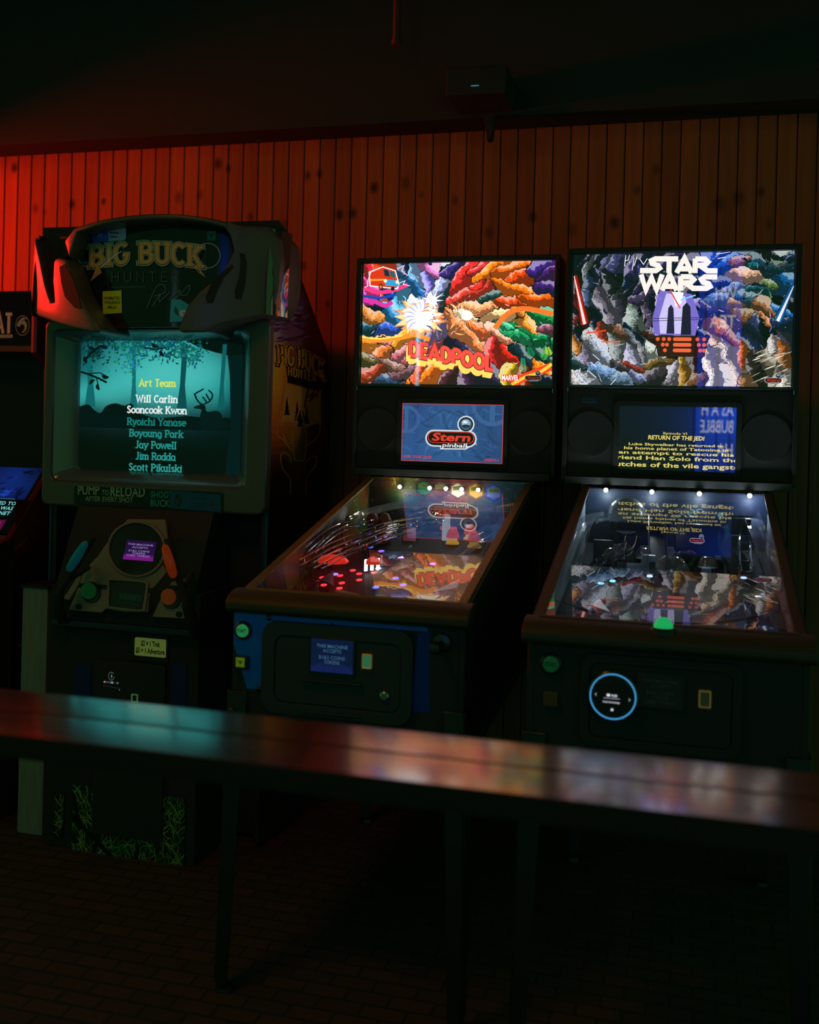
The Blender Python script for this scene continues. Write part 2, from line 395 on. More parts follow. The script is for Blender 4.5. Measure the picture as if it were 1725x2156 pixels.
def warp(X, Y, k):
    return (X + k * (math.sin(Y * .031 + 1.3) + .6 * math.sin(X * .047 + Y * .021) + .35 * math.sin(Y * .11 + X * .05)), Y + k * (math.sin(X * .029 + .4) + .6 * math.sin(Y * .043 - X * .017 + 2) + .35 * math.sin(X * .12 - Y * .06)))
def cells(pr, pts, nx, ny, wp=16, outline=7., light=(-.6, -.8), hi=1.35, lo=.55, seed=1, flow=None, stretch=(1., 2.3)):
    """crisp colour areas round the given points, each with a lit and a shaded side and a dark contour"""
    R = random.Random(seed); jit = [(R.uniform(.8, 1.2), R.uniform(-.5, .5), R.random(), (flow(q[0], q[1]) + R.gauss(0, .3)) if flow else R.uniform(0, 3.14), R.uniform(*stretch)) for q in pts]; tr = [(math.cos(q[3]), math.sin(q[3]), q[4] ** .5) for q in jit]
    for j in range(ny):
        run = None
        for i in range(nx + 1):
            key = None
            if i < nx:
                X0, Y0 = pr.inv((i + .5) / nx * pr.w, (j + .5) / ny * pr.h); X, Y = warp(X0, Y0, wp)
                best = sec = 1e9; bi = 0
                for k, q in enumerate(pts):
                    ex, ey = X - q[0], Y - q[1]; ca, sa, st = tr[k]; dd = math.hypot((ca * ex + sa * ey) / st, (ca * ey - sa * ex) * st) / (q[2] * jit[k][0])
                    if dd < best: sec, best, bi = best, dd, k
                    elif dd < sec: sec = dd
                q = pts[bi]; ca, sa, st = tr[bi]; u, v = (X - q[0]) / q[2], (Y - q[1]) / q[2]
                al, ac = (ca * u + sa * v) / st, (ca * v - sa * u) * st; sg = 1 if (ca * light[1] - sa * light[0]) > 0 else -1
                t = sg * ac + .16 * math.sin(al * 9 + jit[bi][2] * 6) - .10 * math.sin(al * 23 + jit[bi][2] * 11) - .25 * abs(al); w_ = ac
                if (sec - best) * q[2] < outline: m = 0
                elif t > .72: m = 4
                elif t > .30: m = 3
                elif t > -.25: m = 2
                else: m = 1
                if m in (2, 3) and abs(math.sin(w_ * 8 + al * 1.2 + jit[bi][2] * 9)) < .16: m = 1
                key = (bi, m)
            if run is None: run = (i, key)
            elif key != run[1]:
                i0, (b, m) = run; c = pts[b][3]
                c = {0: tuple(x * .12 for x in c), 1: tuple(x * lo for x in c), 2: c, 3: tuple(min(255, x * hi) for x in c), 4: tuple(x + (255 - x) * .42 for x in c)}[m]
                x0, x1, y0, y1 = i0 / nx * pr.w, i / nx * pr.w, j / ny * pr.h, (j + 1) / ny * pr.h
                pr.polys.append(([[(x0, y0), (x1, y0), (x1, y1), (x0, y1)]], lin(c), 0)); run = (i, key)

# ------------------------------------------------------------------ common materials
BLK = noise_rough(mat('black_laminate', (.046, .048, .044), .5, spec=.22), 60, .42, .6)
BLKM = mat('black_matt', (.046, .048, .044), .8, spec=.15)
BLKG = mat('black_gloss', (.04, .042, .04), .2)
STEEL = mat('steel', (.55, .55, .56), .28, 1.)
CHROME = mat('chrome', (.8, .8, .82), .08, 1.)
DARKM = mat('dark_metal', (.10, .10, .10), .4, 1.)
BRONZE = noise_rough(mat('bronze_rail', (.30, .20, .045), .45, .6), 40, .4, .6)
GLASS = glass_mat('pane', gain=1.9)
CLEAR = glass_mat('clear_plastic', (.93, .95, .97), gain=1.9, rough=.06, haze=.14)
SMOKE = glass_mat('smoked_plastic', (.35, .42, .45), gain=1.9, rough=.05, haze=.06)
WHITEP = mat('white_plastic', (.6, .6, .58), .4)
GOLD = mat('gold_trim', (.75, .55, .18), .3, 1., emit=(.5, .32, .06), es=.12)
def led(name, col, s): return mat(name, (.02, .02, .02), .4, emit=col, es=s)

# ------------------------------------------------------------------ the setting
FZ = -.15                                            # floor level
WY = .40                                             # face of the plank wall
def wood_wall():
    m = D.materials.new('pine_cladding'); m.use_nodes = True; n, l = nodes(m); b = n['Principled BSDF']
    geo = n.new('ShaderNodeNewGeometry'); oi = n.new('ShaderNodeObjectInfo')
    mp = n.new('ShaderNodeVectorMath'); mp.operation = 'MULTIPLY'; mp.inputs[1].default_value = (22, 22, 1.1); l.new(geo.outputs['Position'], mp.inputs[0])
    off = n.new('ShaderNodeVectorMath'); off.operation = 'ADD'; l.new(mp.outputs[0], off.inputs[0])
    sc = n.new('ShaderNodeMath'); sc.operation = 'MULTIPLY'; sc.inputs[1].default_value = 40; l.new(oi.outputs['Random'], sc.inputs[0]); l.new(sc.outputs[0], off.inputs[1])
    t = n.new('ShaderNodeTexNoise'); t.inputs['Scale'].default_value = 1.6; t.inputs['Detail'].default_value = 6; t.inputs['Distortion'].default_value = .6
    l.new(off.outputs[0], t.inputs['Vector'])
    cr = n.new('ShaderNodeValToRGB'); cr.color_ramp.elements[0].position = .3; cr.color_ramp.elements[0].color = (.30, .095, .028, 1)
    cr.color_ramp.elements[1].position = .7; cr.color_ramp.elements[1].color = (.44, .145, .042, 1); l.new(t.outputs[0], cr.inputs[0])
    hv = n.new('ShaderNodeHueSaturation'); mr = n.new('ShaderNodeMapRange'); mr.inputs[3].default_value = .82; mr.inputs[4].default_value = 1.12
    l.new(oi.outputs['Random'], mr.inputs[0]); l.new(mr.outputs[0], hv.inputs['Value']); l.new(cr.outputs[0], hv.inputs['Color'])
    last = hv.outputs[0]
    K = [(30, 353, 1.2, 1), (75, 439, 1, .7), (94, 446, .7, .5), (152, 430, 1.1, 1), (218, 424, .8, 1), (376, 416, 1.3, .6), (421, 410, 1.1, .5), (459, 345, 1.3, .9), (481, 355, .9, .9),
         (528, 457, 1, .8), (648, 370, .9, .9), (673, 365, .9, .9), (788, 395, 1.2, 1), (715, 452, 1.2, 1), (743, 449, 1.2, .9), (854, 386, 1.4, .6), (887, 410, .8, .5), (958, 422, 1., .6),
         (1030, 490, 1.2, .6), (1122, 457, 1.1, .8), (1205, 484, 1.4, .5), (1294, 469, 1.3, .9), (1342, 401, 1, .6), (1383, 357, 1.2, .5), (1514, 428, 1.5, .6), (1556, 416, 1.5, .6), (1603, 404, 1, .7),
         (600, 470, 1, .6), (640, 560, .9, .8), (1620, 470, 1, .5), (690, 640, .8, .8)]
    mask = None
    for i, (u, v, r, k) in enumerate(K):
        p = at(u, v, WY)
        sb = n.new('ShaderNodeVectorMath'); sb.operation = 'SUBTRACT'; sb.inputs[1].default_value = p; l.new(geo.outputs['Position'], sb.inputs[0])
        ml = n.new('ShaderNodeVectorMath'); ml.operation = 'MULTIPLY'; ml.inputs[1].default_value = (1, 0, .72); l.new(sb.outputs[0], ml.inputs[0])
        ln = n.new('ShaderNodeVectorMath'); ln.operation = 'LENGTH'; l.new(ml.outputs[0], ln.inputs[0])
        rg = n.new('ShaderNodeMapRange'); rg.inputs[1].default_value = .006 * r; rg.inputs[2].default_value = .020 * r; rg.inputs[3].default_value = k; rg.inputs[4].default_value = 0
        l.new(ln.outputs['Value'], rg.inputs[0])
        if mask is None: mask = rg.outputs[0]
        else:
            mm = n.new('ShaderNodeMath'); mm.operation = 'MAXIMUM'; l.new(mask, mm.inputs[0]); l.new(rg.outputs[0], mm.inputs[1]); mask = mm.outputs[0]
    mx = n.new('ShaderNodeMix'); mx.data_type = 'RGBA'; l.new(mask, mx.inputs[0]); l.new(last, mx.inputs[6]); mx.inputs[7].default_value = (.045, .028, .014, 1)
    l.new(mx.outputs[2], b.inputs['Base Color']); b.inputs['Roughness'].default_value = .55; b.inputs['Specular IOR Level'].default_value = .25
    bp = n.new('ShaderNodeBump'); bp.inputs['Strength'].default_value = .15; bp.inputs['Distance'].default_value = .002; l.new(t.outputs[0], bp.inputs['Height']); l.new(bp.outputs[0], b.inputs['Normal'])
    return m
WOODW = wood_wall()
PIT = mat('dark_backing', (.012, .010, .008), .9, spec=.1)
wall = tag(MB().box((-4.2, WY + .012, FZ), (2.6, WY + .1, 3.6)).build('wall_back', PIT), 'wall of upright knotty pine boards lit red at one end', kind='structure')
PW = .0678
pb = MB(); g = .0045
pb.prism([(-PW / 2 + .0012, WY + .011, FZ), (-PW / 2 + .0012, WY + .004, FZ), (-PW / 2 + g, WY, FZ), (PW / 2 - g, WY, FZ), (PW / 2 - .0012, WY + .004, FZ), (PW / 2 - .0012, WY + .011, FZ)], (0, 0, 2.75 - FZ))
plank = pb.build('plank', WOODW, wall, smooth=False)
px0 = at(11, 353, WY).x                              # a joint seen at the left edge of the wall
k0 = int((-2.75 - px0) / PW); first = True
for k in range(k0, k0 + 68):
    o = plank if first else plank.copy()
    if not first: COL.objects.link(o); o.parent = wall
    first = False; o.location = (px0 + (k + .5) * PW, 0, 0)
beamm = mat('black_beam', (.05, .055, .05), .9, spec=.1)
tag(MB().box((-4.2, .235, 2.475), (2.6, WY + .02, 3.3)).build('trim_1', beamm, bevel=.004), 'black painted beam along the top of the plank wall', kind='structure')
tag(MB().box((-4.2, -6.5, 3.3), (2.6, WY + .1, 3.4)).build('ceiling', mat('dark_ceiling', (.06, .065, .06), .9, spec=.1)), 'dark ceiling above the machines', kind='structure')
def floor_mat():
    m = mat('brick_paving', (.1, .06, .04), .7); n, l = nodes(m); b = n['Principled BSDF']
    tc = n.new('ShaderNodeTexCoord'); t = n.new('ShaderNodeTexBrick'); t.inputs['Scale'].default_value = 4.4
    t.inputs['Color1'].default_value = (.11, .055, .035, 1); t.inputs['Color2'].default_value = (.075, .045, .03, 1); t.inputs['Mortar'].default_value = (.03, .035, .03, 1); t.inputs['Mortar Size'].default_value = .02
    l.new(tc.outputs['Object'], t.inputs['Vector']); l.new(t.outputs[0], b.inputs['Base Color'])
    return m
tag(MB().box((-4.2, -6.5, FZ - .1), (2.6, WY + .1, FZ)).build('floor', floor_mat()), 'dark brick paved floor', kind='structure')

# things by the ceiling
hp = thing('hanging_pipe', 'thin pipe hanging from the ceiling with red light painted into its colour', 'pipe', (0, 0, 0))
a, b2 = at(838, -40, .1), at(838, 92, .1)
hp.location = (a.x, .1, b2.z)
PIPE = mat('red_lit_pipe', (.16, .035, .03), .6)  # red light on the pipe is put into its colour
MB(hp.location).tube([(a.x, .1, 3.3), (a.x, .1, b2.z)], .014, 12).build('pipe_body', PIPE, hp)
MB(hp.location).cyl((a.x, .1, b2.z - .004), (0, 0, 1), .017, .02, 12).build('pipe_end', PIPE, hp)
c = at(1011, 196, .1)
ac = thing('sensor_box', 'small dark box under the ceiling with a thin cyan indicator', 'sensor', (c.x, .1, c.z))
MB(ac.location).box((c.x - .11, .02, c.z - .03), (c.x + .11, .235, c.z + .07)).build('housing', BLKM, ac, bevel=.008)
MB(ac.location).box((c.x - .016, .017, c.z - .002), (c.x + .012, .021, c.z + .001)).build('indicator_light', led('cyan_led', lin((60, 150, 170)), .6), ac)
c = at(1031, 283, .22)
MBk = MB(); MBk.prism([(c.x - .02, .2, 2.475), (c.x + .02, .2, 2.475), (c.x + .012, .2, c.z - .022), (c.x - .006, .2, c.z - .026)], (0, .04, 0))
tag(MBk.build('cable_clip', BLKM, bevel=.002), 'small dark clip hanging below the black beam', 'clip')

# the bar table in the foreground
def bar_mat():
    m = mat('varnished_board', (.05, .022, .01), .27, spec=1., coat=1., coat_r=.115); n, l = nodes(m); b = n['Principled BSDF']
    tc = n.new('ShaderNodeTexCoord'); mp = n.new('ShaderNodeMapping'); mp.inputs['Scale'].default_value = (1.2, 26, 26)
    t = n.new('ShaderNodeTexNoise'); t.inputs['Scale'].default_value = 2.2; t.inputs['Detail'].default_value = 7; t.inputs['Distortion'].default_value = .4
    l.new(tc.outputs['Object'], mp.inputs[0]); l.new(mp.outputs[0], t.inputs['Vector'])
    cr = n.new('ShaderNodeValToRGB'); cr.color_ramp.elements[0].color = (.03, .012, .006, 1); cr.color_ramp.elements[1].color = (.10, .042, .018, 1); l.new(t.outputs[0], cr.inputs[0]); l.new(cr.outputs[0], b.inputs['Base Color'])
    r = n.new('ShaderNodeMapRange'); r.inputs[3].default_value = .2; r.inputs[4].default_value = .32; l.new(t.outputs[0], r.inputs[0]); l.new(r.outputs[0], b.inputs['Roughness'])
    return m
BAR = bar_mat(); BAR.node_tree.nodes['Principled BSDF'].inputs['Coat IOR'].default_value = 3.4; TZ = .86
bt = thing('bar_table', 'long narrow varnished wooden bar table in the foreground reflecting the screens', 'table', (.3, -2.24, FZ))
for (y0, y1) in ((-2.341, -2.237), (-2.235, -2.132)):
    o = MB(bt.location).box((-1.5, y0, TZ - .032), (2.1, y1, TZ)).build('board', BAR, bt, bevel=.003)
    o.data.materials.append(mat('raw_board_edge', (.05, .028, .014), .7, spec=.2))
    for q in o.data.polygons:
        if q.normal.z < .6: q.material_index = 1
MB(bt.location).box((-1.45, -2.22, TZ - .065), (2.05, -2.2, TZ - .032)).build('apron', MATS['raw_board_edge'], bt, bevel=.002)
for x in (-1.35, 1.95):
    MB(bt.location).box((x - .03, -2.29, FZ), (x + .03, -2.19, TZ - .032)).build('leg', BLKM, bt, bevel=.003)
MB(bt.location).box((-1.35, -2.25, .05), (1.95, -2.22, .09)).build('foot_rail', BLKM, bt, bevel=.003)
# ------------------------------------------------------------------ logos shared by the machines
def pill(cx, cy, hw, hh, sk=0., n=8):
    p = []
    for sgn, a0 in ((1, -90), (-1, 90)):
        for i in range(n + 1):
            t = math.radians(a0 + 180 * i / n); x = cx + sgn * (hw - hh) + hh * math.cos(t); y = cy + hh * math.sin(t); p.append((x + sk * (y - cy), y))
    return p
def stern(pr, cx, cy, W, up=1, dim=1.):
    k = lambda c: tuple(v * dim for v in c)
    bx, by, r = cx + .284 * W, cy + up * .282 * W, W
    pr.disc(bx, by, .165 * r, .165 * r, k((225, 230, 240)), 28)
    pr.poly(pill(cx, cy, .5 * W, .165 * W), k((225, 230, 240)))
    pr.poly([(cx - .21 * W, cy - up * .1 * W), (cx + .38 * W, cy - up * .1 * W), (cx + .36 * W, cy - up * .17 * W), (cx + .32 * W, cy - up * .185 * W), (cx + .3 * W, cy - up * .205 * W), (cx - .2 * W, cy - up * .215 * W)], k((225, 230, 240)))
    pr.disc(bx, by, .138 * r, .138 * r, k((8, 14, 26)), 28)
    pr.disc(bx, by, .112 * r, .112 * r, k((70, 95, 125)), 24); pr.disc(bx, by + up * .02 * r, .085 * r, .07 * r, k((150, 180, 205)), 20); pr.disc(bx - .02 * r, by + up * .045 * r, .05 * r, .03 * r, k((225, 240, 250)), 16); pr.disc(bx, by - up * .035 * r, .08 * r, .03 * r, k((25, 45, 70)), 16)
    pr.poly(pill(cx, cy, .47 * W, .138 * W), k((12, 10, 14)))
    pr.poly(pill(cx, cy + up * .02 * W, .452 * W, .113 * W), k((215, 45, 35))); pr.poly(pill(cx, cy + up * .02 * W, .435 * W, .098 * W), k((12, 10, 14)))
    pr.text('Stern', cx - .375 * W, cy - up * .045 * W, .21 * W, k((235, 60, 45)), 'l', up, shear=.22, bold=.03, width=.74 * W)
    pr.poly([(cx - .17 * W, cy - up * .098 * W), (cx + .33 * W, cy - up * .098 * W), (cx + .29 * W, cy - up * .18 * W), (cx - .19 * W, cy - up * .19 * W)], k((12, 10, 14)))
    pr.text('pinball', cx - .165 * W, cy - up * .165 * W, .105 * W, k((240, 244, 250)), 'l', up, shear=.22, bold=.02, width=.47 * W)
def persp(pr, x0, x1, tl, trr, bot):                 # print coordinates as measured on a front view, y downwards
    def tf(X, Y):
        u = (X - x0) / (x1 - x0); t = tl + (trr - tl) * u; return (u * pr.w, (bot - Y) / (bot - t) * pr.h)
    def inv(x, y):
        u = x / pr.w; t = tl + (trr - tl) * u; return (x0 + u * (x1 - x0), bot - y / pr.h * (bot - t))
    pr.tf, pr.inv = tf, inv
    return pr

# ------------------------------------------------------------------ backglass pictures (abstract stand-ins in the same colours)
def art_comic():
    p = persp(Print(.69, .431), 88, 1597, 145, 95, 1088)
    P = [(130,170,60,(200,40,60)),(250,250,80,(230,70,30)),(330,310,40,(60,170,210)),(150,340,50,(240,60,140)),(300,380,60,(30,60,160)),(130,430,60,(200,40,150)),(200,480,50,(15,20,60)),(150,560,60,(190,120,60)),(120,650,50,(20,60,80)),(400,450,80,(90,160,200)),(350,560,80,(50,120,170)),(300,650,80,(60,90,180)),(500,230,60,(130,170,210)),(500,300,50,(50,110,170)),(430,170,40,(20,20,60)),(650,200,60,(190,110,170)),(620,260,50,(120,110,200)),(780,200,60,(60,40,110)),(720,300,60,(170,180,230)),(560,480,70,(255,250,235)),(500,600,60,(255,245,230)),(640,420,50,(250,240,240)),(600,520,40,(130,130,220)),(720,420,60,(40,60,80)),(880,250,70,(220,50,50)),(930,380,60,(200,60,50)),(1080,200,60,(250,120,30)),(1020,480,70,(245,150,100)),(850,600,80,(220,130,80)),(900,530,40,(255,250,220)),(1000,620,70,(230,110,60)),(700,650,50,(130,110,160)),(650,600,50,(180,110,80)),(1120,400,50,(30,60,60)),(1200,180,50,(230,100,30)),(1350,230,60,(210,70,20)),(1300,330,60,(230,110,30)),(1450,400,60,(220,90,20)),(1450,180,60,(60,30,110)),(1550,200,60,(70,30,100)),(1550,330,60,(60,30,100)),(1250,430,60,(200,70,30)),(1200,520,60,(250,190,130)),(1330,520,60,(250,140,60)),(1250,620,50,(60,170,120)),(1400,600,60,(220,140,60)),(1500,540,60,(30,130,70)),(1450,700,80,(20,120,70)),(1330,700,60,(40,140,90)),(1560,650,40,(120,60,80)),(1200,700,50,(240,150,120)),(1350,850,60,(20,40,50)),(1500,850,60,(15,60,50)),(1560,760,40,(20,80,60)),(1150,800,60,(180,40,40)),(1280,850,60,(200,40,30)),(1500,950,60,(230,120,30)),(1400,1000,60,(120,40,20)),(1550,1050,50,(15,15,35)),(1100,1000,70,(40,30,60)),(950,1030,60,(60,30,60)),(1250,1060,60,(180,150,40)),(650,1000,80,(240,120,40)),(560,980,60,(230,90,50)),(800,1030,50,(70,30,40)),(250,760,60,(190,120,120)),(300,830,60,(200,110,60)),(150,760,60,(240,140,50)),(420,720,60,(240,150,50)),(420,850,50,(180,100,110)),(130,900,60,(90,80,40)),(200,1000,70,(150,60,40)),(350,950,70,(130,90,80)),(450,1000,70,(120,80,90)),(300,1060,60,(50,70,100)),(500,900,60,(150,80,90)),(1000,300,50,(210,50,45)),(960,200,50,(220,50,55))]
    cells(p, [(a, b, c, tuple(max(0, min(255, 128 + (v - 128) * 1.12 if max(e) - min(e) > 60 else v)) for v in e)) for a, b, c, e in P], 250, 156, 12, 5., hi=1.25, flow=lambda x, y: math.atan2(y - 560, x - 760) + .35, stretch=(1.8, 4.2))
    paint(p, P, 160, 90, 12, 5, ink=.4, white=.4)
    # swirls, ribbons of flame and a bright crescent
    for pts, wd, c in (([(88, 330), (200, 365), (330, 350), (450, 300)], 30, (235, 50, 120)), ([(88, 430), (190, 440), (270, 470), (330, 440)], 34, (205, 45, 150)), ([(88, 395), (220, 410), (360, 380)], 22, (25, 60, 165)),
                       ([(88, 735), (230, 745), (420, 720), (520, 700), (640, 735)], 34, (250, 140, 40)), ([(88, 722), (240, 732), (420, 705)], 12, (255, 215, 90)),
                       ([(1290, 1085), (1380, 1030), (1470, 990), (1597, 930)], 62, (225, 60, 25)), ([(1290, 1085), (1400, 1020), (1500, 985), (1597, 915)], 24, (250, 195, 60)), ([(1150, 640), (1250, 520), (1380, 480), (1597, 520)], 40, (245, 110, 40))):
        p.line([tuple(v[:2]) for v in spline(pts, 8)], wd, c)
    def star(cx, cy, r0, r1, n, c, sd, ex=1.25):
        R = random.Random(sd); p.poly([(cx + ex * (r0 if k % 2 else r1 * R.uniform(.6, 1.15)) * math.cos(k * math.pi / n - .6), cy + (r0 if k % 2 else r1 * R.uniform(.6, 1.15)) * math.sin(k * math.pi / n - .6)) for k in range(2 * n)], c)
    star(560, 560, 120, 190, 15, (240, 150, 90), 3); star(560, 560, 105, 165, 15, (255, 215, 150), 4); star(560, 555, 90, 140, 15, (255, 250, 238), 5); star(655, 425, 30, 105, 11, (250, 246, 250), 6, 1.0)
    for k in range(16):
        a = 2.2 + k * .16; p.poly(lens(590 + 120 * math.cos(a), 555 + 105 * math.sin(a), 120, 9, a), (150, 150, 225) if k % 2 else (255, 255, 250))
    paint(p, [(700, 560, 60, (200, 110, 70)), (780, 620, 60, (225, 130, 80)), (850, 520, 50, (240, 170, 110)), (650, 640, 40, (120, 100, 150)), (760, 500, 50, (60, 50, 60))], 60, 80, 16, 13, ink=.3, white=.25, box=(600, 450, 900, 700))
    for i in range(26):                              # rays round the bright centre
        t = i / 26 * 2 * math.pi; r0, r1 = 40, 120 + 60 * ((i * 7) % 5) / 5
        p.poly([(930 + r0 * math.cos(t - .05), 545 + r0 * math.sin(t - .05)), (930 + r1 * math.cos(t), 545 + r1 * math.sin(t)), (930 + r0 * math.cos(t + .05), 545 + r0 * math.sin(t + .05))], (255, 225, 160) if i % 2 else (250, 160, 90))
    p.disc(930, 540, 46, 40, (255, 248, 225))
    # a box van among lightning
    p.poly([(128, 205), (245, 160), (352, 190), (385, 300), (372, 340), (140, 320)], (240, 235, 245)); p.poly([(135, 212), (245, 168), (345, 196), (375, 300), (362, 330), (148, 312)], (205, 45, 20))
    p.poly([(250, 180), (290, 190), (305, 240), (262, 236)], (15, 40, 50)); p.poly([(298, 192), (338, 202), (352, 246), (314, 242)], (25, 90, 100)); p.poly([(262, 262), (372, 270), (380, 318), (270, 310)], (45, 150, 200)); p.poly([(140, 262), (258, 258), (258, 272), (142, 278)], (250, 150, 40))
    p.disc(232, 322, 17, 24, (20, 15, 20)); p.disc(232, 322, 9, 14, (235, 120, 40)); p.disc(330, 335, 16, 16, (20, 15, 20)); p.disc(268, 274, 14, 14, (250, 235, 180)); p.disc(366, 282, 13, 14, (250, 235, 180))
    for q in ([(100, 330), (125, 315), (118, 290), (150, 200)], [(360, 180), (420, 150), (400, 190), (450, 230)], [(385, 290), (430, 270), (415, 300), (470, 310)]): p.line(q, 5, (240, 235, 255))
    # ferns at the right
    for (fx, fy, L, a, c) in ((1375, 980, 110, -1.6, (40, 170, 120)), (1520, 880, 90, -1.2, (60, 170, 70)), (1570, 850, 70, -1.8, (150, 190, 60)), (1440, 860, 80, -1.9, (20, 120, 70))):
        for k in range(7):
            t = k / 7; x, y = fx + math.cos(a) * L * t, fy + math.sin(a) * L * t
            for sg in (-1, 1): p.poly(lens(x + math.cos(a + sg * .9) * 20 * (1 - t * .6), y + math.sin(a + sg * .9) * 20 * (1 - t * .6), 44 * (1 - t * .6), 8, a + sg * .9), c)
    # title: red block letters with yellow sides
    mp = lambda u, v: (u, v + (u - 480) * .165)
    for wd, dy, c in ((.60, 16, (205, 45, 60)), (.48, 14, (30, 12, 20))):
        p.slabtext('DEADPOOL', 812, 868 + dy, 112, c, wd=wd, slab=0, up=-1, sx=.99, track=.0, map=mp)
    for i in range(7): p.slabtext('DEADPOOL', 812 - (6 - i) * 2.5, 868 + 44 - i * 6.4, 108, (250, 215, 110) if i % 2 else (235, 190, 80), wd=.33, slab=0, up=-1, sx=1.03, track=.0, map=mp)
    p.slabtext('DEADPOOL', 814, 862, 110, (25, 8, 12), wd=.38, slab=0, up=-1, sx=1.01, track=.0, map=mp)
    p.slabtext('DEADPOOL', 814, 861, 110, (238, 72, 60), wd=.285, slab=0, up=-1, sx=1.01, track=.0, map=mp)
    p.poly([(1212, 1006), (1350, 1002), (1350, 1054), (1212, 1056)], (215, 40, 40)); p.text('MARVEL', 1281, 1049, 58, (250, 245, 240), 'c', -1, width=130, bold=.02)
    p.text('© MARVEL', 1280, 1082, 18, (90, 70, 30), 'c', -1)
    stern(p, 1455, 1028, 128, -1, .55)
    return p
def art_space():
    p = persp(Print(.69, .431), 95, 1563, 130, 95, 992)
    P = [(110,180,60,(10,15,30)),(200,190,40,(110,120,120)),(210,330,60,(30,40,70)),(200,400,40,(70,90,130)),(380,200,60,(60,60,110)),(360,300,70,(20,20,30)),(300,180,50,(120,120,170)),(330,480,70,(120,110,130)),(420,420,60,(50,45,60)),(500,250,40,(60,50,110)),(560,200,40,(40,40,110)),(560,420,50,(60,45,80)),(600,480,50,(90,70,100)),(700,480,50,(150,130,220)),(780,430,50,(250,240,255)),(760,560,60,(90,80,140)),(860,550,50,(30,25,50)),(910,480,40,(150,140,220)),(700,640,40,(200,190,240)),(930,620,30,(190,180,230)),(980,200,60,(20,60,170)),(1000,330,60,(15,30,90)),(1020,480,60,(50,40,80)),(1100,200,50,(20,80,190)),(1180,180,50,(150,90,90)),(1250,250,50,(230,180,150)),(1320,200,40,(20,110,120)),(1400,200,60,(20,60,80)),(1440,160,50,(130,150,140)),(1530,150,50,(15,40,80)),(1420,320,40,(90,120,60)),(1350,350,40,(20,90,100)),(1500,300,50,(20,90,150)),(1490,500,30,(30,110,190)),(1150,350,50,(120,140,180)),(1100,420,60,(90,120,170)),(1240,400,50,(50,90,110)),(1200,440,40,(190,140,70)),(1220,530,50,(120,80,40)),(1370,470,50,(150,100,60)),(1390,560,40,(230,150,100)),(1330,600,50,(40,50,90)),(1480,580,50,(20,40,80)),(1320,700,60,(20,30,60)),(1440,700,40,(210,200,200)),(1500,650,50,(60,60,80)),(1090,620,50,(180,90,50)),(1060,690,35,(240,190,150)),(1150,680,40,(140,60,40)),(1130,800,70,(235,215,190)),(1200,880,80,(220,200,180)),(1050,900,60,(240,225,205)),(1250,800,40,(220,110,40)),(1330,860,60,(40,30,30)),(1400,820,60,(120,110,90)),(1500,760,50,(180,100,40)),(1480,900,60,(150,140,120)),(1520,970,50,(220,215,200)),(1250,960,70,(190,140,90)),(950,800,50,(40,25,25)),(900,700,50,(60,25,20)),(720,720,60,(60,25,20)),(850,780,35,(210,160,60)),(860,900,35,(180,130,40)),(780,900,45,(190,185,200)),(760,960,40,(150,140,150)),(960,960,60,(120,80,50)),(700,850,50,(120,90,40)),(640,760,50,(200,210,200)),(560,720,60,(150,150,160)),(520,540,50,(140,160,150)),(540,600,40,(60,70,70)),(500,680,50,(110,120,130)),(430,640,50,(120,80,60)),(400,720,50,(140,150,150)),(520,800,60,(180,180,210)),(520,870,40,(150,50,40)),(560,940,60,(150,160,210)),(430,870,50,(80,70,80)),(180,680,50,(190,190,195)),(120,720,40,(220,140,60)),(270,760,60,(190,200,220)),(200,800,60,(150,140,170)),(140,850,60,(40,60,70)),(280,900,70,(120,160,210)),(200,960,60,(200,205,215)),(400,950,60,(110,140,170)),(110,960,40,(215,210,205)),(300,640,40,(180,60,40)),(650,950,60,(60,50,60)),(130,520,50,(90,20,30)),(120,320,40,(60,15,25))]
    P = [(a, b, c, tuple(v * .86 for v in e)) for a, b, c, e in P]
    R = random.Random(14)
    P += [(R.uniform(100, 1560), R.uniform(100, 700), R.uniform(22, 40), R.choice([(8, 8, 18), (14, 12, 34), (10, 20, 48), (24, 18, 44)])) for _ in range(46)]
    P += [(x, y, 46, c) for x, y, c in ((560, 150, (20, 16, 48)), (640, 250, (24, 18, 52)), (720, 200, (34, 26, 70)), (800, 300, (40, 32, 84)), (880, 200, (26, 24, 66)), (960, 300, (14, 26, 80)), (1040, 180, (12, 40, 120)), (1040, 320, (10, 24, 76)), (560, 330, (30, 22, 56)), (700, 330, (40, 30, 80)))]
    cells(p, P, 250, 156, 10, 2., hi=1.25, lo=.5, seed=4, flow=lambda x, y: math.atan2(y - 700, x - 800) + .9, stretch=(1.4, 3.4))
    paint(p, P, 260, 70, 9, 9, ink=.35, white=.3, contrast=.4)
    # panel of round orange lamps
    p.poly([(660, 660), (1020, 665), (1000, 800), (690, 800)], (45, 18, 16))
    for r, row in enumerate(((685, 725, 762, 0), (720, 748, 0, 0), (735, 0, 0, 0))):
        y = 684 + r * 37
        for x in row:
            if x: p.disc(x, y, 13, 13, (235, 95, 55), 16)
        p.poly(pill(850, y, 62, 12), (240, 100, 58))
        for x in (950 + r * 10, 995): p.disc(x, y, 13, 13, (230, 90, 50), 16)
    # bright six-sided opening
    p.poly([(690, 360), (905, 385), (960, 540), (935, 660), (655, 655), (645, 545)], (120, 105, 200)); p.poly([(735, 380), (860, 400), (900, 540), (870, 650), (700, 648), (690, 545)], (205, 195, 245)); p.poly([(770, 370), (850, 375), (835, 450), (800, 470)], (252, 246, 255))
    p.line([(600, 550), (960, 540)], 4, (20, 20, 40)); p.line([(620, 565), (960, 553)], 4, (20, 20, 40))
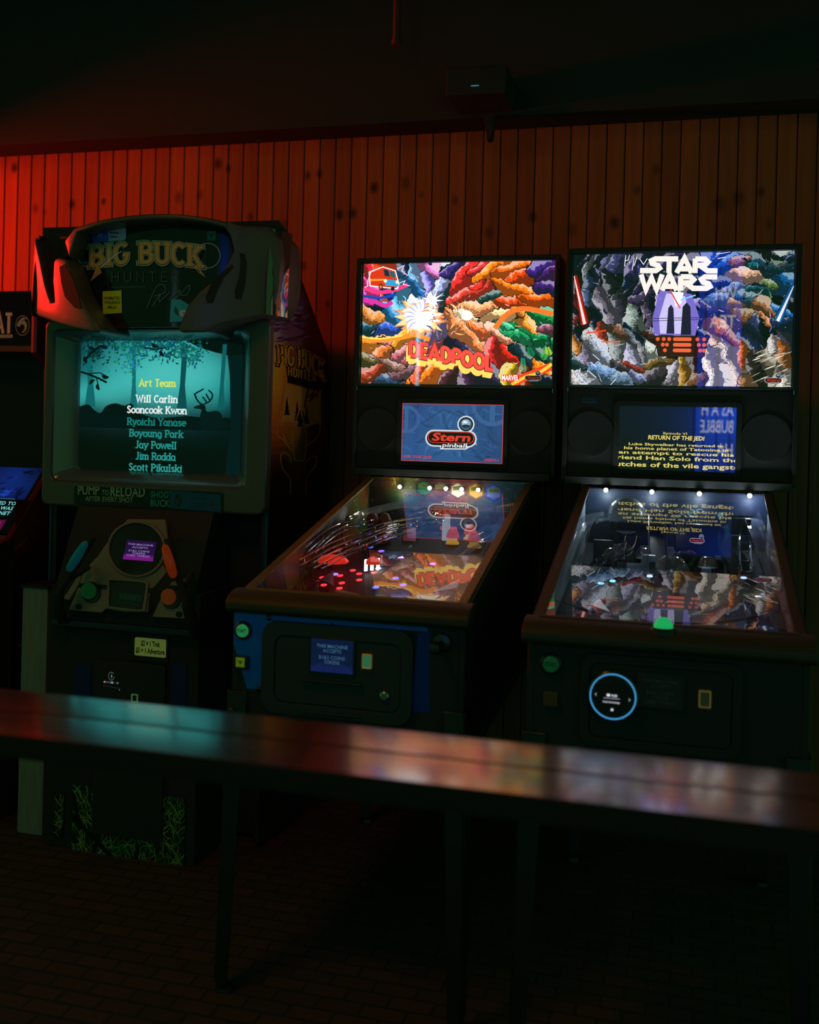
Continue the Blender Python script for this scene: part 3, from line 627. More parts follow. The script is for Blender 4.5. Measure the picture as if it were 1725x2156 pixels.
    p.poly([(742, 648), (750, 480), (768, 455), (786, 480), (796, 648)], (35, 28, 60)); p.poly([(838, 655), (846, 470), (872, 440), (898, 470), (908, 655)], (28, 22, 45))
    # slanting bands of light
    def beam(a, b, w, halo, mid):
        for i in range(7):
            t = i / 6; p.line([a, b], w * (1 - .62 * t), tuple(h * (.35 + .65 * t) for h in halo))
        p.line([a, b], w * .34, mid)
    beam((88, 270), (180, 590), 62, (235, 20, 20), (250, 230, 225)); beam((1575, 330), (1468, 560), 62, (30, 120, 200), (245, 235, 235))
    for q, c in (([(190, 650), (330, 630)], (230, 70, 40)), ([(300, 705), (430, 703)], (240, 90, 50)), ([(760, 362), (830, 480)], (235, 60, 60)), ([(830, 425), (930, 392)], (130, 210, 250))): p.line(q, 9, c)
    R = random.Random(4)
    for i in range(110): x, y, s_ = R.uniform(100, 1560), R.uniform(110, 620), R.uniform(1, 2.6); p.disc(x, y, s_, s_, (220, 225, 245), 6)
    for i in range(46):                              # streaks of debris low right
        x, y = R.uniform(1330, 1555), R.uniform(740, 960); p.poly(lens(x, y, R.uniform(30, 90), R.uniform(3, 9), -.42 + R.uniform(-.1, .1), 0), R.choice([(230, 225, 210), (150, 140, 120), (60, 50, 45)]))
    for i in range(30):
        x, y = R.uniform(100, 420), R.uniform(820, 985); p.line([(x, y), (x + R.uniform(-60, 60), y + R.uniform(-60, 60))], R.uniform(2, 6), R.choice([(230, 235, 240), (20, 30, 40), (90, 130, 180)]))
    # handwriting at the top and the title
    for q in ([(452, 130), (446, 205)], [(478, 128), (470, 160), (446, 170)], [(510, 150), (498, 230)], [(530, 140), (510, 200)], [(545, 150), (575, 190), (600, 150)], [(1060, 120), (1150, 105)], [(1070, 150), (1120, 140)]): p.line(q, 5, (235, 235, 245))
    W_ = (250, 240, 232)
    S1 = [[(712, 153), (655, 153), (628, 166), (634, 184), (672, 196), (684, 214), (660, 231), (552, 231)], [(690, 153), (808, 153)], [(748, 150), (748, 246)], [(800, 246), (850, 140), (900, 246)], [(820, 218), (880, 218)], [(922, 246), (922, 150)], [(922, 153), (985, 153), (1006, 172), (985, 193), (922, 196)], [(952, 194), (1005, 231), (1070, 231)]]
    S2 = [[(560, 256), (596, 360), (632, 276), (668, 360), (704, 256)], [(704, 362), (754, 258), (804, 362)], [(722, 335), (786, 335)], [(828, 362), (828, 268)], [(828, 271), (894, 271), (914, 290), (894, 310), (828, 313)], [(862, 311), (912, 347), (1000, 347), (1024, 334), (1014, 316), (978, 306), (966, 288), (990, 271), (1070, 271)]]
    for q in S1 + S2: p.line(q, 35, W_)
    p.text('© & ™ LUCASFILM LTD.', 105, 978, 16, (60, 55, 60), 'l', -1, width=105)
    stern(p, 1450, 950, 112, -1, .75)
    return p

# ------------------------------------------------------------------ pinball machines
GY0, GY1, GZ0, GZ1 = -1.089, -.046, .869, 1.123      # glass: front and rear edge
def gz(y): return GZ0 + (y - GY0) * (GZ1 - GZ0) / (GY1 - GY0)
PF0, PF1 = (-1.06, .785), (-.05, .945)               # playfield: front and rear edge
def pz(y): return PF0[1] + (y - PF0[0]) * (PF1[1] - PF0[1]) / (PF1[0] - PF0[0])
INKE = print_mat('backlit_print', 'emit', 1.4)
INKF = print_mat('backlit_dark_print', 'emit', 1.15)
INKS = print_mat('screen_picture', 'emit', 1.0)
INKD = print_mat('printed_vinyl', 'flat', rough=.35)
INKP = print_mat('playfield_print', 'flat', rough=.6)
def pinball(name, label, loc, art, ink, rail, hw=.300):
    T = thing(name, label, 'pinball machine', (loc[0], loc[1], 0))
    H = .366
    # backbox
    b = MB(); b.box((-H, -.024, 1.145), (-H + .014, .15, 1.912)); b.box((H - .014, -.024, 1.145), (H, .15, 1.912)); b.box((-H + .014, -.024, 1.897), (H - .014, .15, 1.912)); b.box((-H + .014, .13, 1.145), (H - .014, .15, 1.897)); b.box((-H + .014, -.05, 1.135), (H - .014, .13, 1.16))
    box = b.build('backbox', BLK, T, bevel=.0015, seg=1)
    MB().box((-H + .014, .004, 1.455), (H - .014, .02, 1.897)).build('backglass_frame', BLKM, box)
    bgl = art.build('backglass', ink, T, (-.345, 0, 1.463), (1, 0, 0), (0, 0, 1))
    MB().box((-.35, -.0105, 1.455), (.35, -.009, 1.897)).build('glass_sheet', GLASS, T, smooth=False)
    t = MB(); t.box((-.352, -.018, 1.455), (-.347, -.011, 1.895)); t.box((.347, -.018, 1.455), (.352, -.011, 1.895)); t.box((-.35, -.018, 1.452), (.35, -.011, 1.4565)); t.box((-.35, -.018, 1.894), (.35, -.011, 1.897))
    t.build('backglass_trim', DARKM, T, bevel=.001, seg=1)
    sp = MB().box((-H + .014, -.012, 1.16), (H - .014, .02, 1.45))  .build('speaker_panel', BLKM, T, bevel=.003)
    for sx in (-1, 1):
        g_ = MB().lathe((sx * .275, -.012, 1.30), (0, -1, 0), [(.0, .002), (.066, .002), (.07, .004), (.076, .004), (.078, 0)], 28).build('speaker_grille', BLKM, sp)
    MB().ringprism(rrect(-.20, 1.172, .20, 1.41, .012), rrect(-.1835, 1.187, .1835, 1.395, .003), (0, .006, 0)).build('display_bezel', BLKM, T).location = (0, -.018, 0)
    MB().box((-.184, -.0165, 1.187), (.184, -.0155, 1.396)).build('display_glass', GLASS, T, smooth=False)
    for sx in (-1, 1): MB().box((sx * .352 - .0015, -.0255, 1.437), (sx * .352 + .0015, -.0235, 1.452)).build('lock_plate', STEEL, T, bevel=.001)
    # cabinet
    body = [(-1.13, .47), (.12, .53), (.12, 1.145), (-.04, 1.145), (-.046, gz(-.046) - .002), (-1.13, gz(-1.13) - .002)]
    for sx in (-1, 1):
        MB().prism([((sx * hw if sx < 0 else hw - .016), y, z) for y, z in body], (.016, 0, 0)).build('cabinet_side', BLK, T, bevel=.0015, seg=1)
        MB().prism([(sx * (hw - .031) if sx > 0 else -hw + .007, y, z) for y, z in ((-1.135, gz(-1.135) - .004), (-.045, gz(-.045) - .004), (-.045, gz(-.045) + .005), (-1.135, gz(-1.135) + .005))], (.024, 0, 0)).build('side_rail', rail, T, bevel=.002)
    MB().prism([(-hw + .016, y, z) for y, z in ((-1.13, .47), (-1.13, .845), (-1.112, .845), (-1.112, .49), (.1, .545), (.1, .53))], (2 * hw - .032, 0, 0)).build('cabinet_front', BLK, T, bevel=.001, seg=1)
    # lockdown bar with rounded front
    prof = [(-1.085, GZ0 - .002), (-1.085, GZ0 + .006), (-1.12, GZ0 + .003), (-1.145, GZ0 - .008), (-1.158, GZ0 - .024), (-1.158, GZ0 - .04), (-1.148, GZ0 - .05), (-1.10, GZ0 - .05)]
    MB().prism([(-hw - .012, y, z) for y, z in prof], (2 * hw + .024, 0, 0)).build('lockdown_bar', mat('lockbar_dark', (.075, .06, .03), .5, .2), T, bevel=.004, seg=3)
    MB().box((-hw + .02, -1.108, GZ0 - .006), (hw - .02, -1.084, GZ0 + .0075)).build('glass_channel', rail, T, bevel=.003)
    g_ = MB()
    g_.prism([(-hw + .018, y, z) for y, z in ((GY0, GZ0 - .001), (GY1, GZ1 - .001), (GY1, GZ1 + .003), (GY0, GZ0 + .003))], (2 * hw - .036, 0, 0)); g_.build('playfield_glass', GLASS, T, smooth=False)
    # legs
    for sx in (-1, 1):
        for y in (-1.12, .09):
            l_ = MB(); x = sx * (hw + .004)
            l_.prism([(x, y - .02, .62), (x, y + .05, .62), (x + sx * .012, y + .02, FZ + .03), (x + sx * .012, y - .03, FZ + .03)], (sx * .004, 0, 0)); l_.prism([(x, y - .02, .62), (x - sx * .05, y - .02, .62), (x - sx * .02, y - .03, FZ + .03), (x + sx * .012, y - .03, FZ + .03)], (0, -.004, 0))
            lg = l_.build('leg', DARKM, T, bevel=.001, seg=1)
            MB().lathe((x, y - .005, FZ), (0, 0, 1), [(0, 0), (.024, 0), (.022, .012), (.007, .016), (.007, .06), (0, .06)], 16).build('leg_leveler', DARKM, lg)
            if y < 0:
                for z in (.57, .52): MB().lathe((x - sx * .012, y - .024, z), (0, -1, 0), [(0, 0), (.008, 0), (.008, .004), (.005, .008), (0, .009)], 12).build('leg_bolt', DARKM, lg)
    # playfield and walls of the well
    MB().prism([(-hw + .017, y, z) for y, z in ((PF0[0], PF0[1]), (PF1[0], PF1[1]), (PF1[0], PF1[1] - .012), (PF0[0], PF0[1] - .012))], (2 * hw - .034, 0, 0)).build('playfield', BLKM, T)
    return T
def flat_on_pf(T, pr, name, mt, x0, y0, lift=.001):  # a print lying on the playfield, x0/y0 = left front corner
    d = Vector((0, PF1[0] - PF0[0], PF1[1] - PF0[1])).normalized()
    return pr.build(name, mt, T, (x0, y0, pz(y0) + lift), (1, 0, 0), d)

WHITE_LED = led('white_led', (.85, .95, 1.), 30)
def spot_leds(T, xs, z=1.098, y=-.075, power=.5, col=(.78, .9, 1.)):
    for i, x in enumerate(xs):
        l_ = MB().sphere((x, y, z), .0068, (0, -1, 0), 12, 8).build('spot_lamp', WHITE_LED, T)
        MB().lathe((x, y + .003, z), (0, 1, 0), [(.0, 0), (.009, 0), (.009, .02), (0, .02)], 12).build('lamp_socket', BLKM, l_)
        p = point('playfield_lamp', (x, y - .02, z - .02), col, power, .008); p.parent = T
def post(T, x, y, h=.035, r=.005, m=None):
    return MB().lathe((x, y, pz(y)), (0, 0, 1), [(0, 0), (r * 1.6, 0), (r * 1.6, .004), (r, .006), (r, h - .008), (r * 1.5, h - .006), (r * 1.5, h), (0, h)], 10).build('post', m or CLEAR, T)
def flipper(T, x, y, ang, c, rc):
    L = .075; dx, dy = math.cos(ang), math.sin(ang); z = pz(y) + .012; o = []
    for cx, r, a0 in ((0, .011, 90), (L, .006, -90)):
        for i in range(9):
            t = math.radians(a0 + 180 * i / 8) + ang; o.append((x + dx * cx + r * math.cos(t), y + dy * cx + r * math.sin(t), z))
    f = MB().prism(o, (0, 0, .018)).build('flipper', c, T, bevel=.001)
    r_ = MB(); o2 = [(x + (p[0] - x) * 1.0, y + (p[1] - y), z + .004) for p in o]
    r_.tube(o2 + [o2[0]], .0035, 6, False).build('flipper_rubber', rc, f)
def bumper(T, x, y, cap, skirt, h=.055, r=.034):
    z = pz(y)
    b_ = MB().lathe((x, y, z), (0, 0, 1), [(0, 0), (r * 1.15, 0), (r * 1.1, .006), (r * .8, .010), (r * .8, h * .55), (r * .95, h * .6), (0, h * .6)], 24).build('pop_bumper', skirt, T)
    MB().lathe((x, y, z + h * .6), (0, 0, 1), [(r * 1.05, 0), (r * 1.1, .004), (r * .95, .018), (r * .6, .030), (0, .034)], 24).build('bumper_cap', cap, b_)
    return b_
def wire_ramp(T, pts, wd=.026, r=.0022, rings=True):
    P = spline(pts, 8); m_ = MB(); side = []
    for i, p in enumerate(P):
        t = (P[min(i + 1, len(P) - 1)] - P[max(i - 1, 0)]).normalized(); s_ = t.cross(Vector((0, 0, 1)))
        s_ = s_.normalized() if s_.length > 1e-6 else Vector((1, 0, 0)); side.append(s_)
    for a, h in ((-.5, .0), (.5, .0), (-.62, .016), (.62, .016)):
        m_.tube([p + s_ * (a * wd) + Vector((0, 0, h)) for p, s_ in zip(P, side)], r, 6)
    for i in range(2, len(P) - 1, 6):
        p, s_ = P[i], side[i]
        m_.tube([p + s_ * (.64 * wd) + Vector((0, 0, .017)), p + s_ * (.5 * wd) - Vector((0, 0, .003)), p - Vector((0, 0, .006)), p - s_ * (.5 * wd) - Vector((0, 0, .003)), p - s_ * (.64 * wd) + Vector((0, 0, .017))], r * .8, 6)
    return m_.build('wire_ramp', CHROME, T)
def chute(T, pts, wd, h, m_, name='plastic_ramp', th=.002):
    P = spline(pts, 6); A = []
    for i, p in enumerate(P):
        t = (P[min(i + 1, len(P) - 1)] - P[max(i - 1, 0)]).normalized(); s_ = t.cross(Vector((0, 0, 1))).normalized()
        A.append([p - s_ * (wd / 2) + Vector((0, 0, h)), p - s_ * (wd / 2 - .004), p + s_ * (wd / 2 - .004), p + s_ * (wd / 2) + Vector((0, 0, h)),
                  p + s_ * (wd / 2 - th) + Vector((0, 0, h)), p + s_ * (wd / 2 - .004 - th) + Vector((0, 0, th)), p - s_ * (wd / 2 - .004 - th) + Vector((0, 0, th)), p - s_ * (wd / 2 - th) + Vector((0, 0, h))])
    m = MB(); R = [[m.b.verts.new(v) for v in row] for row in A]; n = 8
    for a, b in zip(R, R[1:]):
        for k in range(n): m.b.faces.new((a[k], a[(k + 1) % n], b[(k + 1) % n], b[k]))
    m.b.faces.new(R[0]); m.b.faces.new(R[-1][::-1])
    return m.build(name, m_, T)
def insert(T, x, y, shape, c, s=.012, e=2.):
    z = pz(y) + .0016
    pts = [(x + s * 1.1 * math.cos(a), y + s * math.sin(a) * 1.4) for a in ([math.pi / 2, math.pi * 7 / 6, math.pi * 11 / 6] if shape == 't' else [i * math.pi / 8 for i in range(16)])]
    return MB().prism([(a, b, pz(b) + .0012) for a, b in pts], (0, 0, .001)).build('lit_insert', led('insert_%d_%d_%d' % tuple(int(v * 99) for v in c), c, e), T)

# ---- the comic machine
artA = art_comic()
PA = pinball('pinball_machine', 'pinball machine with a fiery red and orange comic backglass, beside the hunting cabinet', (0, 0, 0), artA, INKE, BRONZE, hw=.302)
PA['group'] = 'pinball machines against the plank wall'
# display
d = Print(.365, .205); d.inv = None
persp(d, 405, 1217, 125, 125, 592)
FP = [(450, 180, 120, (45, 75, 130)), (800, 200, 150, (52, 88, 140)), (1150, 200, 120, (45, 78, 128)), (450, 520, 150, (48, 85, 140)), (800, 520, 150, (50, 92, 145)), (1150, 520, 120, (42, 72, 120))]
d.field(FP, 16, 10)
paint(d, FP, 160, 120, 26, 3, contrast=.22, ink=0, white=0)
def ring(x, y, r, wd, c): d.line([(x + r * math.cos(i * math.pi / 18), y + r * math.sin(i * math.pi / 18)) for i in range(37)], wd, c)
ring(440, 255, 100, 26, (62, 98, 150)); d.poly([(425, 160), (455, 160), (455, 350), (425, 350)], (62, 98, 150)); ring(1130, 130, 150, 34, (62, 98, 150)); d.poly([(1110, 125), (1150, 125), (1150, 290), (1110, 290)], (62, 98, 150))
for q in ([(560, 290), (740, 170), (900, 230), (1000, 200)], [(700, 540), (760, 480), (980, 480), (1040, 560)], [(1010, 540), (1080, 480), (1190, 540)]): d.line(q, 7, (38, 64, 112))
stern(d, 805, 402, 415, -1)
d.text('®', 1006, 450, 24, (220, 225, 235), 'c', -1)
d.text('1/2.00  2/4.00  3/6.00', 420, 566, 30, (225, 50, 60), 'l', -1, width=232, bold=.02); d.text('CREDITS 0', 1190, 575, 28, (225, 50, 60), 'r', -1, width=115, bold=.02)
for q in ([(405, 127), (1217, 127)], [(405, 590), (1217, 590)], [(407, 125), (407, 592)], [(1215, 125), (1215, 592)]): d.line(q, 5, (225, 55, 60))
d.build('display_screen', INKS, PA, (-.1825, -.0135, 1.1885), (1, 0, 0), (0, 0, 1))
# well: back wall with hexagons, side walls
bw = persp(Print(.57, .185), 60, 1640, 75, 75, 620)
BP = [(90, 200, 90, (40, 50, 30)), (250, 150, 70, (140, 60, 25)), (320, 130, 50, (190, 170, 60)), (300, 220, 60, (25, 90, 40)), (420, 200, 70, (120, 130, 60)), (480, 330, 70, (60, 120, 150)), (470, 450, 60, (40, 45, 55)), (620, 420, 70, (70, 45, 50)), (750, 280, 70, (70, 50, 90)), (850, 350, 70, (110, 50, 40)), (950, 280, 60, (170, 80, 50)), (960, 420, 70, (80, 95, 120)), (1080, 330, 70, (130, 110, 70)), (1080, 480, 60, (110, 80, 50)), (1180, 240, 60, (50, 60, 80)), (1280, 380, 80, (70, 110, 130)), (1350, 450, 60, (90, 25, 40)), (1430, 270, 70, (60, 90, 110)), (1540, 200, 80, (50, 110, 130)), (1560, 320, 60, (60, 40, 20)), (700, 480, 50, (150, 150, 60)), (700, 150, 80, (90, 40, 40)), (1150, 560, 100, (30, 30, 35)), (600, 580, 100, (50, 50, 55)), (1000, 120, 80, (120, 50, 40)), (200, 450, 120, (10, 12, 10))]
bw.field(BP, 50, 20); bw.pts = BP
paint(bw, BP, 330, 70, 18, 21, contrast=.5)
for hx, hy, c, rim, wtxt in ((612, 175, (20, 130, 80), (10, 60, 40), 'T-REX'), (778, 178, (110, 50, 45), (60, 20, 20), 'JUGGERNAUT'), (950, 185, (250, 235, 215), (110, 60, 40), 'MYSTIQUE'), (1128, 185, (245, 190, 60), (120, 90, 20), 'SABRETOOTH'), (1300, 195, (70, 150, 240), (20, 60, 180), 'MEGALODON')):
    for r, cc in ((92, rim), (84, tuple(min(255, v * 1.15) for v in rim)), (72, c)): bw.poly([(hx + r * math.sin(i * math.pi / 3), hy + r * math.cos(i * math.pi / 3) * 1.02) for i in range(6)], cc)
    bw.poly([(hx - 54, hy - 40), (hx + 52, hy - 50), (hx + 58, hy - 10), (hx - 48, hy + 2)], (120, 140, 60)); bw.text(wtxt, hx, hy - 12, 34, (15, 20, 10), 'c', -1, width=92)
for k in range(9): bw.poly([(1330 + k * 24, 330 - k * 6), (1352 + k * 24, 326 - k * 6), (1344 + k * 24, 380 - k * 5)], (225, 200, 110))
bw.build('back_panel_print', print_mat('lit_print', 'flat', rough=.5), PA, (-.285, -.052, .945), (1, 0, 0), (0, 0, 1))
sw_ = persp(Print(.9, .2), 0, 900, 0, 0, 200)
SP = [(880, 60, 60, (200, 60, 30)), (850, 120, 60, (40, 140, 60)), (780, 100, 60, (120, 150, 60)), (700, 120, 80, (150, 130, 60)), (600, 120, 90, (60, 60, 40)), (450, 100, 120, (30, 28, 22)), (250, 100, 120, (25, 22, 20)), (80, 100, 100, (90, 70, 20))]
sw_.field(SP, 40, 10); sw_.pts = SP; paint(sw_, SP, 120, 70, 14, 2)
o = sw_.build('side_wall_print', INKD, PA, (-.2855, -.97, 0), (0, 1, 0), (0, 0, 1), label='jungle print inside the side wall')
for v in o.data.vertices: v.co.z = pz(v.co.y) + .002 + v.co.z / .2 * (gz(v.co.y) - .006 - pz(v.co.y))
# playfield colours
pf = persp(Print(.56, .98), 0, 560, 0, 0, 980)
PP = [(80, 900, 90, (150, 110, 20)), (100, 700, 90, (120, 20, 20)), (120, 560, 90, (90, 20, 40)), (80, 420, 90, (30, 25, 60)), (260, 620, 90, (35, 25, 70)), (280, 760, 90, (30, 25, 60)), (250, 450, 100, (30, 25, 60)), (420, 600, 90, (60, 30, 30)), (480, 780, 90, (120, 40, 20)), (420, 350, 100, (40, 30, 40)), (280, 200, 120, (30, 30, 45)), (100, 200, 100, (25, 25, 35)), (470, 150, 90, (40, 35, 40)), (280, 920, 100, (25, 20, 20)), (480, 930, 80, (70, 40, 20))]
pf.field(PP, 20, 34); pf.pts = PP; paint(pf, PP, 300, 90, 26, 7)
flat_on_pf(PA, pf, 'playfield_art', INKP, -.28, -1.05)
# apron
APY = mat('yellow_apron', (.50, .33, .03), .4)
ap = []
for t in range(13):
    x = -.283 + .566 * t / 12; ap.append((x, -.905 - .085 * math.sin(math.pi * t / 12) ** .8, 0))
a_ = MB(); zt = pz(-.95) + .028
top = [(x, y, pz(y) + .034) for x, y, _ in ap] + [(.283, -1.055, pz(-1.055) + .028), (-.283, -1.055, pz(-1.055) + .028)]
a_.prism(top, (0, 0, -.006)).build('apron', APY, PA, bevel=.001, seg=1, label='yellow apron at the front of the playfield')
# lamps and toys
spot_leds(PA, (-.168, -.06, -.002, .054, .112), z=1.098, power=.10, col=(1., .93, .8))
RED = mat('red_plastic', (.6, .02, .02), .3, emit=(.9, .03, .015), es=.6)
ORC = mat('bumper_red', (.7, .1, .03), .35, emit=(1, .09, .03), es=.35)
YEL = mat('yellow_body', (.7, .5, .05), .4, emit=(1, .6, .1), es=.35)
bumper(PA, .055, -.20, ORC, YEL, .034, .02); bumper(PA, .135, -.23, ORC, YEL, .034, .02); bumper(PA, .10, -.13, ORC, YEL, .03, .02)
for x, y in ((-.10, -.53), (-.065, -.40), (-.135, -.46)): insert(PA, x, y, 't', (.45, .35, 1.), .011, 3.)
for x, y, c in ((-.02, -.62, (.1, .12, .9)), (.02, -.68, (.1, .1, .9)), (-.05, -.72, (.1, .12, .8)), (-.21, -.62, (.25, .2, .9)), (.05, -.45, (.5, .1, .9)), (-.2, -.30, (.1, .1, .9)), (-.15, -.34, (.25, .1, .9))): insert(PA, x, y, 'c', c, .009, 2.2)
for x, y in ((-.235, -.66), (-.16, -.70), (-.19, -.63), (-.14, -.60), (-.12, -.66), (-.205, -.73), (-.10, -.58), (-.17, -.57), (-.15, -.75)): insert(PA, x, y, 'c', (1., .03, .04), .008, 2.6)
MB().lathe((-.225, -.60, pz(-.6) + .03), (0, 0, 1), [(0, 0), (.045, 0), (.05, .006), (.035, .02), (0, .026)], 24).build('red_dome', RED, PA)
MB().lathe((-.10, -.59, pz(-.59) + .03), (0, 0, 1), [(0, 0), (.022, 0), (.022, .01), (.012, .02), (0, .022)], 20).build('red_dome', RED, PA)
MB().box((-.012, -.105, pz(-.1) + .02), (.045, -.09, pz(-.1) + .032)).build('red_target', RED, PA, bevel=.002)
for k in range(3): MB().box((-.125 + k * .012, -.60 + k * .022, pz(-.6) + .01), (-.118 + k * .012, -.585 + k * .022, pz(-.6) + .045)).build('lamp_target', led('white_target', (1, .97, .9), 3.), PA, bevel=.001)
wire_ramp(PA, [(-.24, -.80, .90), (-.22, -.66, .925), (-.185, -.52, .95), (-.15, -.43, .965), (-.10, -.36, .985), (-.02, -.30, 1.0)])
wire_ramp(PA, [(-.20, -.80, .895), (-.17, -.66, .92), (-.13, -.54, .94), (-.09, -.46, .96), (-.03, -.42, .975)])
wire_ramp(PA, [(-.26, -.70, .925), (-.262, -.55, .955), (-.25, -.42, .975), (-.20, -.33, .985), (-.24, -.25, 1.0)])
wire_ramp(PA, [(-.10, -.22, 1.01), (-.05, -.17, 1.02), (.0, -.20, 1.015), (.02, -.27, 1.0), (-.04, -.31, .985), (-.10, -.28, .985)])
chute(PA, [(-.26, -.30, .985), (-.22, -.2, 1.01), (-.14, -.14, 1.03), (-.05, -.12, 1.03), (.1, -.12, 1.03), (.25, -.13, 1.03)], .045, .02, CLEAR)
chute(PA, [(.255, -.14, 1.02), (.24, -.3, .985), (.20, -.45, .955), (.16, -.56, .92)], .04, .02, CLEAR)
for x, y in ((-.25, -.86), (-.2, -.8), (.2, -.8), (.25, -.86), (-.1, -.5), (.05, -.52), (.1, -.6), (-.02, -.48), (.22, -.6), (-.26, -.45), (.02, -.25), (-.05, -.22), (.18, -.3), (-.18, -.25)): post(PA, x, y)
BLUEM = mat('blue_toy', (.05, .1, .4), .35); BRN = mat('brown_toy', (.22, .09, .03), .5)
# small figures of folded plastic at the back
MB().lathe((-.17, -.24, pz(-.24)), (0, 0, 1), [(0, 0), (.02, 0), (.026, .03), (.018, .06), (.022, .08), (.012, .1), (0, .104)], 16).build('plastic_toy', BRN, PA)
MB().sphere((-.205, -.27, pz(-.27) + .085), .022, (0, 0, 1), 16, 8).build('red_ball_toy', mat('dull_red', (.25, .03, .02), .4), PA)
MB().box((-.12, -.20, pz(-.2)), (-.07, -.17, pz(-.2) + .05)).build('drop_target_bank', STEEL, PA, bevel=.003)
MB().prism([(-.14, -.33, .96), (-.10, -.345, .965), (-.095, -.33, .99), (-.135, -.315, .985)], (0, .004, .002)).build('lit_flag', led('white_flag', (.9, .92, .9), .9), PA)
MB().box((.01, -.17, pz(-.17)), (.035, -.15, pz(-.17) + .09)).build('white_post_cover', led('soft_white', (.8, .85, .85), .35), PA, bevel=.004)
flipper(PA, -.115, -.86, -.5, WHITEP, mat('red_rubber', (.5, .03, .03), .6)); flipper(PA, .115, -.86, math.pi + .5, WHITEP, MATS['red_rubber'])
for sx in (-1, 1): MB().prism([(sx * .2, -.78, pz(-.78) + .03), (sx * .14, -.83, pz(-.83) + .03), (sx * .19, -.69, pz(-.69) + .03)], (0, 0, .003)).build('slingshot_plastic', mat('purple_plastic', (.15, .05, .3), .3), PA)
point('red_glow', (-.19, -.64, .93), (1, .05, .04), .05, .02).parent = PA
point('violet_glow', (-.08, -.46, .95), (.35, .3, 1), .035, .02).parent = PA

# front of the comic machine
FYA = -1.131
fr = Print(.60, .36, clip=True)
def fa(u, v): p = at(u, v, FYA - .001); return (p.x + .30, p.z - .47)
fr.tf = fa
BL = (14, 125, 250)
fr.poly([(468, 1280), (468, 1352), (474, 1354), (520, 1450), (556, 1452), (556, 1330), (575, 1306), (900, 1330), (900, 1300)], BL)
fr.poly([(905, 1330), (880, 1335), (865, 1500), (905, 1500)], (14, 60, 170))
fr.poly([(690, 1322), (690, 1306), (700, 1306)], BL)
fr.build('front_print', INKD, PA, (-.30, FYA, .47), (1, 0, 0), (0, 0, 1))
def fpt(u, v, y=FYA): p = at(u, v, y); return p.x, p.z
x0, z1 = fpt(556, 1304); x1, z0 = fpt(868, 1530)
DOORF = noise_rough(mat('coin_door_frame', (.05, .06, .06), .4, spec=.4), 120, .35, .5)
cdf = MB().ringprism(rrect(x0, z0, x1, z1, .04, 8), rrect(x0 + .035, z0 + .03, x1 - .03, z1 - .035, .025, 8), (0, .012, 0)); f_ = cdf.build('coin_door_frame', DOORF, PA, bevel=.003); f_.location = (0, FYA - .012, 0)
door = MB(); door.prism(rrect(x0 + .036, z0 + .031, x1 - .031, z1 - .036, .024, 8, FYA - .008), (0, .006, 0)); door = door.build('coin_door', DOORF, PA, bevel=.002)
def screen_panel(T, u0, v0, u1, v1, y, off, lines, bgc, tc, name='info_screen', grid=None):
    ax, az = fpt(u0, v1, y); bx, bz = fpt(u1, v0, y); W, Hh = bx - ax, bz - az
    p = Print(W, Hh); p.poly([(0, 0), (W, 0), (W, Hh), (0, Hh)], bgc)
    if grid:
        p.poly([(0, 0), (W, 0), (W, Hh * .18), (0, Hh * .18)], grid)
        for k in range(-5, 6): p.line([(W / 2 + k * W * .05, Hh * .3), (W / 2 + k * W * .14, 0)], W * .004, tuple(min(255, v * 1.5 + 8) for v in grid))
        for k in range(5): p.line([(0, Hh * .02 + Hh * .05 * k), (W, Hh * .02 + Hh * .05 * k)], W * .004, tuple(min(255, v * 1.4 + 6) for v in grid))
    for s_, yy in lines: p.text(s_, W / 2, Hh * yy, Hh * .15, tc, 'c', 1, width=None if len(s_) < 4 else W * .062 * len(s_), bold=.005)
    f = MB().box((ax - .004, y - .002, az - .004), (bx + .004, y + .006, bz + .004)).build(name, BLKG, T, bevel=.001, seg=1); f.location = (-T.location.x, -T.location.y, 0)
    p.build('screen_picture', INKS, f, (ax, y - .0025, az), (1, 0, 0), (0, 0, 1))
    return f
screen_panel(PA, 655, 1350, 745, 1412, FYA - .012, 0, [('THIS MACHINE', .74), ('ACCEPTS', .60), ('$1&2 COINS', .40), ('TOKENS', .26)], (10, 24, 52), (60, 95, 125), grid=(16, 26, 70))
def gold_slot(T, u0, v0, u1, v1, y, glow):
    ax, az = fpt(u0, v1, y); bx, bz = fpt(u1, v0, y); t = .003
    f = MB().ringprism(rrect(ax, az, bx, bz, .002, 2, y - .004), rrect(ax + t, az + t, bx - t, bz - t, .001, 2, y - .004), (0, .006, 0)).build('coin_return_button', GOLD, T, bevel=.0006, seg=1); f.location = (-T.location.x, -T.location.y, 0)
    MB().box((ax + t, y - .002, az + t), (bx - t, y + .002, bz - t)).build('button_window', led('coin_window_%d' % int(glow[1] * 1000), glow, 1.), f)
gold_slot(PA, 762, 1378, 784, 1407, FYA - .012, (.02, .11, .05))
for u, v in ((567, 1301), (700, 1318), (545, 1450)):
    x, z = fpt(u, v); MB().lathe((x, FYA, z), (0, -1, 0), [(0, 0), (.007, 0), (.007, .003), (.004, .005), (0, .005)], 12).build('carriage_bolt', DARKM, PA)
